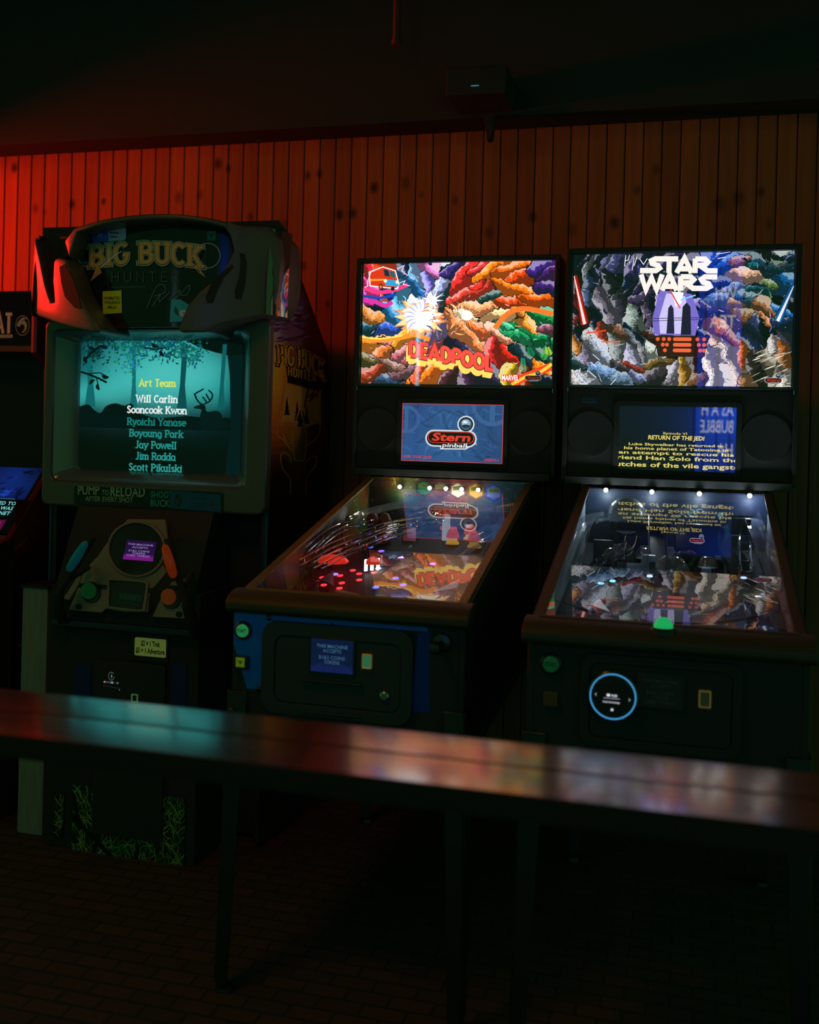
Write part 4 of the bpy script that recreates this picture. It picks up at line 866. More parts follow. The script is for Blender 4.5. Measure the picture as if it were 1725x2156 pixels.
def round_button(T, u, v, r, y, col, em, word=None, name='start_button'):
    x, z = fpt(u, v, y)
    b_ = MB().lathe((x, y, z), (0, -1, 0), [(0, 0), (r * 1.45, 0), (r * 1.45, .004), (r * 1.2, .008), (r * 1.05, .008), (r * 1.05, .005), (0, .005)], 28).build(name, BLKG, T); b_.location = (-T.location.x, -T.location.y, 0)
    MB().lathe((x, y - .005, z), (0, -1, 0), [(0, 0), (r, 0), (r, .004), (r * .8, .007), (0, .008)], 28).build('button_cap', mat('cap_%d_%d_%d' % tuple(int(c * 255) for c in col), col, .25, emit=col, es=em), b_)
    if word:
        p = Print(r * 2, r); p.text(word, r, r * .2, r * .75, (8, 25, 12), 'c', 1, width=r * 1.5, bold=.02); p.build('button_word', INKD, b_, (x - r, y - .0136, z - r * .4), (1, 0, 0), (0, 0, 1))
    return b_
round_button(PA, 513, 1327, .0165, FYA, (.03, .30, .10), .45, 'START')
x, z = fpt(512, 1394)
sq = MB().box((x - .018, FYA - .012, z - .018), (x + .018, FYA, z + .018)).build('launch_button', BLKG, PA, bevel=.003)
p = Print(.024, .024); p.poly([(0, 0), (.024, 0), (.024, .024), (0, .024)], (70, 92, 14)); p.poly([(.004, .016), (.02, .016), (.012, .006)], (30, 45, 10)); p.build('button_face', print_mat('lit_face', 'emit', .9), sq, (x - .014, FYA - .0135, z - .010), (1, 0, 0), (0, 0, 1))
for k in range(2):
    x, z = fpt(655, 1427 + k * 66); x2, _ = fpt(765, 1427)
    MB().box((x - .02, FYA - .02, z - .006), (x2, FYA - .008, z)).build('coin_tray_edge', DOORF, door, bevel=.002)
x, z = fpt(812, 1464); MB().lathe((x, FYA - .008, z), (0, -1, 0), [(0, 0), (.012, 0), (.012, .005), (.008, .008), (0, .008)], 16).build('door_lock', STEEL, door)
# plunger housing and side art on the machine's flank
x, z = fpt(905, 1362); MB().lathe((.245, FYA, z + .012), (0, -1, 0), [(0, 0), (.024, 0), (.022, .006), (.008, .01), (.006, .05), (.013, .055), (.016, .07), (.012, .08), (0, .082)], 20).build('plunger', DARKM, PA)

# ---- the space machine
artB = art_space()
LB = Vector((.767, -.097, 0))
PB = pinball('pinball_machine', 'pinball machine with a dark space backglass under big white lettering', LB, artB, INKF, mat('dark_rail', (.085, .055, .014), .55, .3), hw=.300)
PB['group'] = 'pinball machines against the plank wall'
def loc(u, v, yl): return at(u, v, yl + LB.y) - LB   # local point of the space machine seen at a pixel
d = persp(Print(.365, .205), 560, 1247, 100, 100, 472)
FP = [(600, 150, 120, (14, 10, 30)), (800, 150, 120, (16, 14, 48)), (950, 200, 80, (16, 24, 80)), (1100, 200, 80, (14, 40, 120)), (1220, 150, 80, (16, 50, 140)), (600, 420, 120, (8, 6, 14)), (850, 420, 120, (8, 8, 22)), (1150, 420, 120, (12, 16, 50))]  # blue at the right is the mirrored board, painted into the screen colours
d.field(FP, 20, 12)
YT = (235, 215, 110)
d.text('Episode VI', 895, 262, 18, YT, 'c', -1, width=140, bold=.01)
d.text('RETURN OF THE JEDI', 900, 293, 34, YT, 'c', -1, width=330, bold=.03, shear=.1)
for s_, y, wd, sz in (('Luke Skywalker has returned to', 330, 560, 21), ('his home planet of Tatooine in', 355, 615, 24), ('an attempt to rescue his', 382, 680, 27), ('friend Han Solo from the', 414, 740, 32), ('clutches of the vile gangster', 456, 810, 38)):
    d.text(s_, 900, y, sz, YT, 'c', -1, width=wd, bold=.02)
R = random.Random(6)
for i in range(40): d.disc(R.uniform(570, 1240), R.uniform(110, 460), 1, 1, (120, 130, 190), 5)
d.build('display_screen', INKS, PB, (-.1825, -.0135, 1.1885), (1, 0, 0), (0, 0, 1))
p = persp(Print(.13, .05), 1225, 1525, 805, 805, 940)
p.text('STAR', 1375, 868, 78, (60, 90, 130), 'c', -1, width=230, bold=.03); p.text('WARS', 1375, 935, 78, (60, 90, 130), 'c', -1, width=250, bold=.03)
q0 = loc(1222, 849, -.012); p.build('speaker_panel_lettering', INKD, PB, (q0.x, -.0125, q0.z), (.45, 0, 0), (0, 0, .4))
# well
bw = persp(Print(.566, .178), 0, 566, 0, 0, 178)
BP = [(60, 40, 60, (20, 45, 70)), (200, 30, 70, (16, 40, 66)), (350, 40, 80, (18, 42, 72)), (500, 40, 60, (28, 52, 100)), (100, 120, 60, (10, 16, 22)), (300, 100, 80, (10, 14, 20)), (320, 70, 30, (60, 80, 90)), (480, 120, 60, (14, 20, 32))]
bw.field(BP, 30, 12)
R = random.Random(2)
for i in range(70): bw.disc(R.uniform(0, 566), R.uniform(0, 150), .8, .8, (150, 170, 190), 5)
paint(bw, [(330, 66, 30, (90, 110, 115)), (300, 62, 20, (70, 90, 100)), (365, 66, 20, (80, 100, 100))], 40, 40, 5, 3, ang=lambda a, b: .05, box=(285, 56, 385, 78))
bw.disc(424, 70, 9, 9, (110, 150, 150), 20)
bw.build('back_panel_print', print_mat('lit_print', 'flat', rough=.5), PB, (-.283, -.052, .945), (1, 0, 0), (0, 0, 1))
GREYW = noise_rough(mat('brushed_side', (.42, .48, .54), .5, .0), 90, .35, .6)
for sx in (-1, 1):
    xx = sx * .2835
    MB().prism([(xx, -1.07, pz(-1.07)), (xx, -.055, pz(-.055)), (xx, -.055, gz(-.055) - .004), (xx, -1.07, gz(-1.07) - .004)], (-sx * .002, 0, 0)).build('mirror_side_blade', GREYW, PB)
pf = persp(Print(.56, .98), 0, 560, 0, 0, 980)
PP = [(280, 150, 150, (18, 24, 34)), (80, 300, 100, (30, 34, 44)), (480, 300, 100, (30, 36, 50)), (280, 450, 120, (40, 40, 55)), (120, 600, 100, (60, 60, 66)), (440, 600, 100, (60, 52, 46)), (280, 750, 120, (45, 40, 46)), (100, 850, 100, (40, 40, 48)), (460, 850, 100, (40, 36, 40))]
pf.field(PP, 20, 34); paint(pf, PP, 260, 80, 20, 17, contrast=.6, white=.15)
flat_on_pf(PB, pf, 'playfield_art', INKP, -.28, -1.05)
a_ = MB()
top = [(x, y, pz(y) + .034) for x, y, _ in ap] + [(.281, -1.055, pz(-1.055) + .028), (-.281, -1.055, pz(-1.055) + .028)]
top = [(max(-.281, min(.281, t[0])), t[1], t[2]) for t in top]
a_.prism(top, (0, 0, -.006)).build('apron', mat('amber_apron', (.16, .09, .02), .35), PB, bevel=.001, seg=1)
MB().tube(spline([(-.275, -.86, .875), (-.17, -.93, .862), (-.05, -.97, .858), (.08, -.96, .86), (.2, -.90, .872), (.275, -.84, .885)], 8), .0022, 6).build('ball_guide_wire', CHROME, PB)
xs = [loc(u, v, -.075).x for u, v in ((1276, 1033), (1373, 1036), (1473, 1038.5), (1579, 1041))]
spot_leds(PB, xs, z=loc(1400, 1037, -.075).z, power=.34, col=(.72, .86, 1.))
# moon-like ball, small screen, ramps
c = loc(1320, 1083, -.115)
MOON = glass_mat('moon_plastic', (.55, .62, .66), gain=2.2, rough=.18, haze=.3)
MB().sphere((c.x, c.y, c.z - .004), .060, (0, 0, 1), 32, 18).build('moon_ball', MOON, PB, label='smoky translucent ball at the back of the playfield')
a, b3 = loc(1420, 1165, -.2), loc(1523, 1106, -.2)
lcd = MB().prism(rrect(a.x, a.z, b3.x, b3.z, .014, 5, -.2), (0, .03, 0)).build('playfield_screen', BLKG, PB, bevel=.004)
p = Print(b3.x - a.x, b3.z - a.z); stern(p, p.w * .47, p.h * .46, p.w * .31, 1, .8); p.build('screen_picture', INKS, lcd, (a.x, -.2005, a.z), (1, 0, 0), (0, 0, 1))
MB().prism([(a.x + .02, -.195, pz(-.2)), (b3.x - .02, -.195, pz(-.2)), (b3.x - .02, -.195, a.z), (a.x + .02, -.195, a.z)], (0, .02, 0)).build('screen_stand', SMOKE, PB)
chute(PB, [(-.262, -.30, 1.0), (-.262, -.45, .965), (-.26, -.60, .93), (-.245, -.70, .905)], .05, .022, CLEAR)
chute(PB, [(-.262, -.30, 1.0), (-.25, -.2, 1.02), (-.2, -.12, 1.03)], .05, .022, CLEAR)
chute(PB, [(.225, -.12, 1.05), (.235, -.25, 1.02), (.245, -.40, .985), (.255, -.55, .95), (.262, -.68, .92)], .052, .026, CLEAR)
chute(PB, [(.262, -.70, .915), (.22, -.76, .90), (.14, -.78, .895), (.09, -.77, .895)], .05, .026, CLEAR)
chute(PB, [(.25, -.86, .88), (.256, -.96, .86)], .05, .02, CLEAR)
TEAL = mat('dark_teal_plastic', (.03, .10, .11), .3)
P = spline([(.19, -.13, 1.02), (.165, -.22, 1.0), (.16, -.32, .965), (.185, -.42, .92)], 8)
chute(PB, [(.19, -.13, 1.0), (.165, -.22, .985), (.16, -.32, .955), (.185, -.42, .915)], .06, .03, TEAL, 'curved_ramp')
chute(PB, [(-.05, -.14, 1.02), (-.045, -.25, .985), (-.04, -.36, .94), (-.035, -.45, .905)], .055, .03, TEAL, 'curved_ramp')
chute(PB, [(-.19, -.18, 1.0), (-.1, -.17, 1.0), (-.02, -.2, 1.0)], .04, .025, DARKM, 'metal_ramp')
MB().sphere((.0, -.36, pz(-.36)), .055, (0, 0, 1), 28, 10, 0, 90).build('clear_dome', CLEAR, PB)
MB().sphere((.04, -.27, pz(-.27)), .05, (0, 0, 1), 24, 10, 0, 90).build('clear_dome', SMOKE, PB)
R = random.Random(12)
for x, y in ((-.17, -.36), (-.14, -.30), (-.08, -.34), (.10, -.40)): bumper(PB, x, y, CLEAR, DARKM, .06, .026)
for i in range(16):
    x, y = R.uniform(-.24, .24), R.uniform(-.75, -.2); post(PB, x, y, R.uniform(.03, .055), .004, R.choice([CHROME, CLEAR, STEEL]))
for i in range(9):
    x, y, w_ = R.uniform(-.22, .2), R.uniform(-.5, -.15), R.uniform(.012, .03); z = pz(y)
    MB().box((x - w_, y - .008, z), (x + w_, y + .008, z + R.uniform(.03, .07))).build('target_bracket', R.choice([DARKM, STEEL, DARKM]), PB, bevel=.002)
for x, y, c in ((-.19, -.50, (.2, .6, 1.)), (-.16, -.47, (.2, .6, 1.)), (.2, -.36, (.3, .5, 1.)), (-.06, -.40, (.4, .6, 1.))): insert(PB, x, y, 'c', c, .008, 2.2)
wire_ramp(PB, [(-.21, -.62, .90), (-.19, -.5, .93), (-.13, -.4, .95), (-.12, -.3, .98)])
wire_ramp(PB, [(.2, -.5, .93), (.2, -.4, .955), (.205, -.3, .98), (.21, -.2, 1.0)])
q0 = loc(1560, 1105, -.16); MB().box((q0.x - .03, -.17, q0.z - .03), (q0.x + .03, -.15, q0.z + .02)).build('metal_bracket', DARKM, PB, bevel=.003); MB().tube([(q0.x - .03, -.172, q0.z + .025), (q0.x + .035, -.172, q0.z + .027)], .003).build('bracket_pin', CHROME, PB)
flipper(PB, -.105, -.87, -.5, WHITEP, MATS['red_rubber']); flipper(PB, .105, -.87, math.pi + .5, WHITEP, MATS['red_rubber'])
for sx in (-1, 1): MB().prism([(sx * .2, -.79, pz(-.79) + .03), (sx * .14, -.84, pz(-.84) + .03), (sx * .19, -.70, pz(-.70) + .03)], (0, 0, .003)).build('slingshot_plastic', CLEAR, PB)
point('cool_glow', (.0, -.55, .98), (.75, .85, 1), .06, .03).parent = PB
point('cool_glow', (-.17, -.66, .94), (.75, .85, 1), .03, .03).parent = PB
# green button on the lockdown bar
c = loc(1397, 1326, -1.12)
gb = MB().lathe((c.x, -1.122, GZ0 - .012), (0, 0, 1), [(0, 0), (.03, 0), (.029, .012), (.024, .016), (0, .016)], 28).build('action_button', BLKG, PB)
MB().lathe((c.x, -1.122, GZ0 + .004), (0, 0, 1), [(0, 0), (.021, 0), (.021, .007), (.017, .01), (.0165, .014), (.010, .020), (0, .0215)], 28).build('button_cap', mat('green_glow', (.01, .25, .06), .2, emit=(.01, .34, .09), es=1.), gb)
# front
FYB = -1.131 + LB.y
round_button(PB, 1161, 1397, .0175, FYB, (.004, .075, .022), .35, 'START')
x, z = fpt(1160, 1470, FYB); s_ = MB(LB).box((x - .016, FYB - .01, z - .016), (x + .016, FYB, z + .016)).build('launch_button', mat('dim_amber', (.04, .035, .01), .3, emit=(.02, .018, .003), es=.2), PB, bevel=.003)
x0, z1 = fpt(1225, 1372, FYB); x1, z0 = fpt(1560, 1600, FYB)
x0, x1, z0, z1 = x0 - LB.x, x1 - LB.x, z0, z1
f_ = MB().ringprism(rrect(x0, z0, x1, z1, .03, 8), rrect(x0 + .02, z0 + .02, x1 - .02, z1 - .02, .02, 8), (0, .01, 0)).build('coin_door_frame', BLK, PB, bevel=.002); f_.location = (0, -1.141, 0)
MB().prism(rrect(x0 + .021, z0 + .021, x1 - .021, z1 - .021, .018, 8, -1.137), (0, .006, 0)).build('coin_door', BLK, PB, bevel=.002)
YF = FYB - .008
x, z = fpt(1292, 1463, YF); r = .0505
cr_ = MB(LB).lathe((x, YF, z), (0, -1, 0), [(0, 0), (r * 1.12, 0), (r * 1.10, .012), (r, .016), (0, .016)], 48).build('card_reader', BLKG, PB)
o_, i_ = [], []
for k in range(64):
    t = k / 64 * 2 * math.pi; o_.append((x + r * math.cos(t), YF - .0165, z + r * math.sin(t))); i_.append((x + (r - .0032) * math.cos(t), YF - .0165, z + (r - .0032) * math.sin(t)))
MB(LB).ringprism(o_, i_, (0, -.001, 0)).build('light_ring', led('blue_ring', lin((60, 150, 205)), 1.), cr_)
p = persp(Print(.095, .095), 455, 685, 240, 240, 470)
p.text('0.32', 578, 355, 17, (235, 238, 245), 'c', -1, bold=.02); p.poly([(538, 342), (555, 342), (555, 355), (538, 355)], (225, 228, 240)); p.line([(522, 365), (606, 365)], 1.6, (200, 205, 220))
p.text('Credit Card Surcharge', 562, 389, 13, (225, 228, 238), 'c', -1, width=88, bold=.01); p.poly([(561, 418), (574, 418), (574, 431), (561, 431)], (200, 205, 215))
for q in ([(484, 343), (477, 350), (484, 357)], [(653, 357), (660, 364), (653, 371)]): p.line(q, 2, (190, 195, 205))
p.build('reader_picture', INKS, cr_, (x - .0475, YF - .0172, z - .0475), (1, 0, 0), (0, 0, 1), base=LB)
screen_panel(PB, 1342, 1424, 1440, 1486, FYB - .008, 0, [('THIS MACHINE', .74), ('ACCEPTS', .60), ('$1&2 COINS', .40), ('TOKENS', .26), ('CARD TAP&GO', .12)], (5, 12, 7), (17, 22, 19))
gold_slot(PB, 1471, 1455, 1498, 1489, FYB - .008, (.006, .012, .004))

# ------------------------------------------------------------------ hunting game cabinet
def Z1(x, y): return (60 + x / 2.6136, 430 + y / 2.6136)
BX = -1.0
HC = thing('arcade_cabinet', 'tall silver and black hunting arcade cabinet with a glowing teal screen', 'arcade machine', (BX, 0, 0))
HB = HC.location
SILV = noise_rough(mat('silver_grey_plastic', (.15, .125, .105), .34, .25, spec=.45), 160, .28, .42, bump=.03)
SIDEK = mat('side_black', (.03, .03, .03), .45)
BY = -.30
DECKM = noise_rough(mat('deck_silver_lit', (.36, .26, .19), .36, .2, spec=.45), 160, .3, .44)  # lighter copy of the silver: light on the tilted deck is in its colour
prof = [(BY + .02, FZ), (.30, FZ), (.30, 1.594), (-.187, 1.985), (BY - .02, 1.985), (BY + .02, 1.66)]
for sx in (-1, 1):
    x = BX + sx * .42
    MB(HB).prism([(x if sx < 0 else x - .02, y, z) for y, z in prof], (.02, 0, 0)).build('cabinet_side', SIDEK, HC, bevel=.002)
MB(HB).prism([(BX - .40, y, z) for y, z in ((BY + .09, FZ + .02), (.28, FZ + .02), (.28, 1.58), (-.19, 1.96), (BY + .09, 1.96))], (.80, 0, 0)).build('cabinet_body', BLKM, HC)
# blue moulding on the front edges
BLUET = mat('blue_moulding', (.02, .10, .22), .4)
for sx in (-1, 1): MB(HB).box((BX + sx * .422 - .004, BY + .014, .40), (BX + sx * .422 + .004, BY + .022, 1.62)).build('edge_moulding', BLUET, HC, bevel=.001)
# bezel: frame, inner slope, tube
def zz(x, y, Y=BY): p = at(*Z1(x, y), Y); return p.x, p.z
bx0, bz1 = zz(118, 640); bx1, bz0 = zz(1318, 1712)
ox0, oz1 = zz(165, 700); ox1, oz0 = zz(1215, 1560)
fr_o = rrect(bx0, bz0, bx1, bz1, .03, 8, BY - .03); fr_i = rrect(ox0, oz0, ox1, oz1, .03, 8, BY - .03)
bez = MB(HB).ringprism(fr_o, fr_i, (0, .05, 0)).build('monitor_bezel', SILV, HC, bevel=.010, seg=3)
m_ = MB(HB); in_o = rrect(ox0 - .004, oz0 - .004, ox1 + .004, oz1 + .004, .03, 8, BY - .018); sx0, sz1 = zz(292, 752, BY + .07); sx1, sz0 = zz(1168, 1492, BY + .07)
in_i = rrect(sx0, sz0, sx1, sz1, .02, 8, BY + .07); R0 = [m_.b.verts.new(m_.P(q)) for q in in_o]; R1 = [m_.b.verts.new(m_.P(q)) for q in in_i]; n = len(R0)
mid = [Vector(a).lerp(Vector(b), .32) for a, b in zip(in_o, in_i)]; mid = [Vector((q.x, BY - .005, q.z)) for q in mid]; RM = [m_.b.verts.new(m_.P(q)) for q in mid]
for A, B in ((R0, RM), (RM, R1)):
    for i in range(n): m_.b.faces.new((A[i], A[(i + 1) % n], B[(i + 1) % n], B[i]))
m_.build('screen_surround', mat('grey_surround', (.26, .28, .28), .2, .4), bez, ang=50)
# screen picture
W, Hh = sx1 - sx0, sz1 - sz0
p = persp(Print(W, Hh), 292, 1168, 752, 752, 1492)
T1 = (70, 215, 205)
FPt = [(300, 760, 120, (8, 50, 56)), (500, 780, 120, (25, 110, 112)), (720, 780, 140, (40, 160, 160)), (930, 780, 120, (30, 130, 132)), (1120, 770, 80, (1, 12, 16)), (320, 900, 80, (10, 70, 76)), (480, 920, 110, (70, 200, 196)), (700, 920, 120, (110, 228, 216)), (900, 930, 120, (120, 230, 218)), (1050, 900, 70, (60, 190, 185)), (1150, 950, 60, (2, 40, 46)), (320, 1060, 80, (70, 210, 205)), (480, 1060, 110, (80, 205, 200)), (700, 1060, 120, (70, 200, 196)), (900, 1060, 110, (50, 180, 178)), (1050, 1050, 70, (30, 150, 150)), (1150, 1080, 50, (2, 60, 66)), (350, 1190, 60, (1, 14, 16)), (600, 1210, 90, (1, 14, 16)), (900, 1220, 90, (2, 24, 28)), (1120, 1200, 80, (2, 22, 28)), (400, 1350, 140, (0, 3, 4)), (700, 1350, 160, (0, 3, 4)), (1000, 1340, 140, (1, 10, 12)), (500, 1470, 160, (0, 2, 3)), (900, 1470, 160, (0, 4, 5))]
p.field(FPt, 60, 50)
R = random.Random(3); DK = (3, 20, 24)
p.poly([(870, 752), (1168, 752), (1168, 900), (1110, 880), (1085, 830), (1020, 815), (940, 790)], (1, 10, 12)); p.poly([(1085, 830), (1168, 830), (1168, 1492), (1090, 1492), (1110, 1200), (1100, 950)], (2, 22, 26))
for x0, x1, wd, c in ((330, 350, 34, (16, 105, 108)), (585, 590, 22, (18, 110, 112)), (862, 852, 30, (10, 78, 82)), (1070, 1060, 22, (14, 95, 98))):
    p.poly([(x0 - wd / 2, 770), (x0 + wd / 2, 770), (x1 + wd * .45, 1000), (x1 + wd * .9, 1130), (x1 - wd * .9, 1130), (x1 - wd * .45, 1000)], c)
for cx, cy, rx, ry, n_, c in ((380, 800, 90, 90, 130, (6, 52, 56)), (590, 800, 110, 90, 150, (18, 110, 110)), (800, 800, 150, 70, 160, (12, 84, 86)), (900, 840, 60, 50, 60, (20, 110, 110)), (560, 880, 50, 60, 50, (40, 150, 148)), (700, 775, 200, 30, 130, (14, 95, 96))):
    for i in range(n_):
        x, y = R.gauss(cx, rx * .5), R.gauss(cy, ry * .5); p.poly(lens(x, max(755, y), R.uniform(12, 30), R.uniform(6, 13), R.uniform(0, 6.3)), tuple(v * R.uniform(.7, 1.3) for v in c))
p.poly([tuple(v[:2]) for v in spline([(292, 1130), (340, 1118), (375, 1150), (410, 1165), (440, 1125), (490, 1108), (540, 1120), (580, 1108), (610, 1150), (700, 1185), (800, 1180), (880, 1172), (940, 1176), (1000, 1180), (1110, 1176)], 5)] + [(1110, 1250), (292, 1250)], (1, 14, 17))
for q, wd in (([(292, 930), (340, 945), (400, 970), (440, 990)], 12), ([(330, 940), (400, 935), (450, 960)], 6), ([(310, 870), (350, 820), (400, 780)], 14), ([(380, 960), (400, 1030)], 6), ([(640, 790), (700, 800), (760, 790)], 7)): p.line(q, wd, (1, 14, 16))
for x, y, a in ((395, 1015, 1.4), (360, 990, 2.4), (430, 955, .4), (350, 790, .3), (420, 780, .2), (320, 860, 1.2), (740, 820, 1.1), (700, 775, .5)): p.poly(lens(x, y, 46, 20, a), (1, 14, 16))
# the deer: body, neck, head and antlers
p.poly([tuple(v[:2]) for v in spline([(950, 1170), (955, 1135), (918, 1128), (920, 1118), (945, 1108), (955, 1100), (975, 1112), (985, 1145), (1040, 1140), (1065, 1170), (1075, 1240), (960, 1240)], 4, True)], (1, 20, 24))
for q in ([(955, 1104), (935, 1085), (920, 1050), (950, 1028), (965, 1018)], [(928, 1068), (915, 1045)], [(938, 1090), (925, 1070)], [(968, 1104), (1000, 1085), (1012, 1050), (990, 1025)], [(1000, 1085), (985, 1060), (978, 1045)], [(985, 1096), (970, 1075), (960, 1062)]): p.line([tuple(v[:2]) for v in spline(q, 4)], 8, (1, 20, 24))
for txt, y, c in (('Art Team', 1008, (238, 238, 90)), ('Will Carlin', 1098, (252, 252, 250)), ('Sooncook Kwon', 1160, (245, 248, 246)), ('Ryoichi Yanase', 1228, (24, 128, 120)), ('Boyoung Park', 1293, (34, 140, 132)), ('Jay Powell', 1358, (40, 150, 142)), ('Jim Rodda', 1422, (40, 150, 142)), ('Scott Pikulski', 1486, (46, 158, 150))):
    p.slabtext(txt, 718, y, 38, c, wd=.19, slab=.32, up=-1, sx=.93, track=.05)
p.build('screen_picture', print_mat('tube_picture', 'emit', .92), bez, (sx0, BY + .069, sz0), (1, 0, 0), (0, 0, 1), base=HB)
MB(HB).box((sx0, BY + .06, sz0), (sx1, BY + .063, sz1)).build('screen_glass', glass_mat('tube_glass', (.95, 1, 1), gain=.9), bez, smooth=False)
# instruction strip
ax, az = zz(250, 1665, BY - .034); bx_, bz_ = zz(1072, 1585, BY - .034)
st = MB(HB).prism(rrect(ax, az, bx_, bz_, .01, 4, BY - .035), (0, .008, 0)).build('instruction_strip', BLKG, bez, bevel=.002)
p = persp(Print(bx_ - ax, bz_ - az), 250, 1072, 1575, 1595, 1668)
IT = (190, 215, 180)
p.poly([(252, 1576), (1070, 1598), (1070, 1666), (252, 1666)], (10, 14, 12)); p.text('PUMP', 272, 1612, 56, IT, 'l', -1, width=122, bold=.01); p.text('TO', 408, 1612, 30, IT, 'l', -1, width=40); p.text('RELOAD', 458, 1616, 56, IT, 'l', -1, width=192, bold=.01); p.text('AFTER EVERY SHOT', 316, 1640, 30, IT, 'l', -1, width=268)
p.text('SHOOT', 682, 1618, 36, (60, 190, 190), 'l', -1, width=120, bold=.01); p.text('BUCKS', 682, 1650, 36, (60, 190, 190), 'l', -1, width=122, bold=.01); p.poly([(790, 1590), (1060, 1604), (1062, 1662), (790, 1655)], (20, 90, 140)); p.disc(832, 1626, 26, 28, (60, 90, 110), 20); p.disc(832, 1626, 22, 24, (10, 46, 72), 20)
p.line([(812, 1620), (850, 1640)], 5, (60, 90, 110)); p.line([(845, 1610), (822, 1645)], 5, (60, 90, 110)); p.text('AVOID', 905, 1622, 28, (34, 60, 80), 'l', -1, width=85); p.text('DOES', 905, 1650, 28, (34, 60, 80), 'l', -1, width=75); p.poly(lens(1012, 1632, 34, 16, -1), (120, 30, 34))
p.build('strip_print', INKD, st, (ax, BY - .0352, az), (1, 0, 0), (0, 0, 1), base=HB)

# hood
HY = -.50
BEND = .75
def hz(x, y, Y=HY):                                  # follows the swept-back curve of the hood
    q = at(*Z1(x, y), Y)
    for _ in range(6): q = at(*Z1(x, y), Y + BEND * (q.x - BX) ** 2)
    return q.x, q.z
def curved(pts, y0, th, name, mt, parent, bevel, bend=.0, cx=BX, hole=None):
    m_ = MB(HB)
    f = m_.b.faces.new([m_.b.verts.new(m_.P((x, y0, z))) for x, z in pts])
    r = bmesh.ops.extrude_face_region(m_.b, geom=[f]); vv = [g for g in r['geom'] if isinstance(g, bmesh.types.BMVert)]
    for v in vv: v.co.y += th
    bmesh.ops.recalc_face_normals(m_.b, faces=m_.b.faces)
    if bevel:
        ed = [e for e in m_.b.edges if len(e.link_faces) == 2 and e.calc_face_angle(0) > .5]
        bmesh.ops.bevel(m_.b, geom=ed, offset=bevel, segments=3, profile=.5, affect='EDGES', clamp_overlap=True)
    bmesh.ops.triangulate(m_.b, faces=[f for f in m_.b.faces if len(f.verts) > 4])
    for _ in range(4):
        bmesh.ops.subdivide_edges(m_.b, edges=[e for e in m_.b.edges if e.calc_length() > .04], cuts=1)
        bmesh.ops.triangulate(m_.b, faces=[f for f in m_.b.faces if len(f.verts) > 3])
    bmesh.ops.triangulate(m_.b, faces=[f for f in m_.b.faces if len(f.verts) > 4])
    for v in m_.b.verts:
        dx = v.co.x + HB.x - cx; v.co.y += bend * dx * dx
    return m_.build(name, mt, parent, ang=40)
# marquee glass
mq = [hz(*q) for q in ((262, 158), (420, 112), (560, 92), (700, 82), (840, 84), (980, 100), (1090, 124), (1130, 180), (1165, 250), (1120, 345), (990, 460), (900, 560), (850, 664), (400, 668), (345, 580), (270, 450), (222, 320), (235, 240))]
curved(mq, HY + .075, .01, 'marquee', mat('marquee_glass', (.012, .018, .022), .12, spec=.5), HC, .0, BEND)
# marquee print: letters follow the same curve
class CurvePrint(Print):
    def build(s, name, mt, parent, y0, base):
        o = Print.build(s, name, mt, parent, (0, 0, 0), (1, 0, 0), (0, 0, 1), eps=6e-5)
        for v in o.data.vertices: v.co = Vector((v.co.x, y0 + v.co.y + BEND * (v.co.x - BX) ** 2, v.co.z)) - base
        return o
def hzm(x, y): return hz(x, y, HY + .09)
mp_ = CurvePrint(1, 1, hzm, clip=False)
def pmap(c):
    return lambda u, v: c(u, v)
mp_.poly([(366, 146), (455, 140), (458, 210), (370, 216)], (60, 110, 255)); mp_.poly([(455, 140), (545, 132), (553, 140), (553, 196), (545, 203), (458, 210)], (225, 200, 255)); mp_.text('M', 410, 190, 34, (255, 255, 255), 'c', -1)
mp_.text('Moderate', 462, 168, 20, (46, 55, 82), 'l', -1, width=50, bold=.02); mp_.text('violence', 462, 190, 20, (46, 55, 82), 'l', -1, width=42, bold=.02)
mp_.text('RAW', 290, 224, 30, (255, 161, 206), 'l', -1, width=42, bold=.03, map=lambda u, v: (u, v - (u - 290) * .6)); mp_.line([(294, 238), (336, 210)], 4, (255, 161, 206))
mp_.poly([(997, 156), (1044, 154), (1044, 206), (997, 206)], (32, 138, 59)); mp_.line([(1004, 168), (1020, 176), (1036, 166)], 6, (9, 36, 18)); mp_.poly([(1012, 178), (1028, 178), (1020, 200)], (9, 36, 18)); 
mp_.poly([(424, 484), (528, 478), (530, 602), (426, 608)], (255, 255, 50))
for t_, y, wd in (('ANIMATED', 528, 92), ('VIOLENCE', 552, 90), ('MILD', 578, 46)): mp_.text(t_, 477, y, 22, (82, 92, 18), 'c', -1, width=wd, bold=.02)
LG = (255, 190, 110); LO = (200, 215, 205)
def bow(u, v): return (u, v + 26 * ((u - 660) / 330) ** 2 - 14)
for x, r in ((350, 62), (1000, 68)): mp_.line([(x + r * math.cos(i * math.pi / 16), 288 + r * math.sin(i * math.pi / 16)) for i in range(33)], 5, LO)
mp_.poly([(360, 260), (1000, 230), (990, 400), (940, 370), (420, 380), (360, 430)], (18, 32, 36))
mp_.slabtext('BIG BUCK', 668, 342, 110, LO, wd=.30, slab=.5, up=-1, sx=.98, track=.06, map=bow); mp_.slabtext('BIG BUCK', 668, 340, 106, (20, 32, 32), wd=.24, slab=.42, up=-1, sx=1.0, track=.075, map=bow); mp_.slabtext('BIG BUCK', 668, 338, 104, LG, wd=.19, slab=.36, up=-1, sx=1.01, track=.08, map=bow)
for q in ([(395, 330), (372, 400), (356, 430), (420, 380)], [(905, 330), (950, 380), (990, 408), (945, 345)]): mp_.poly(q, LG)
mp_.slabtext('HUNTER', 668, 430, 52, (92, 105, 101), wd=.1, slab=0, up=-1, sx=1.25, track=.32)
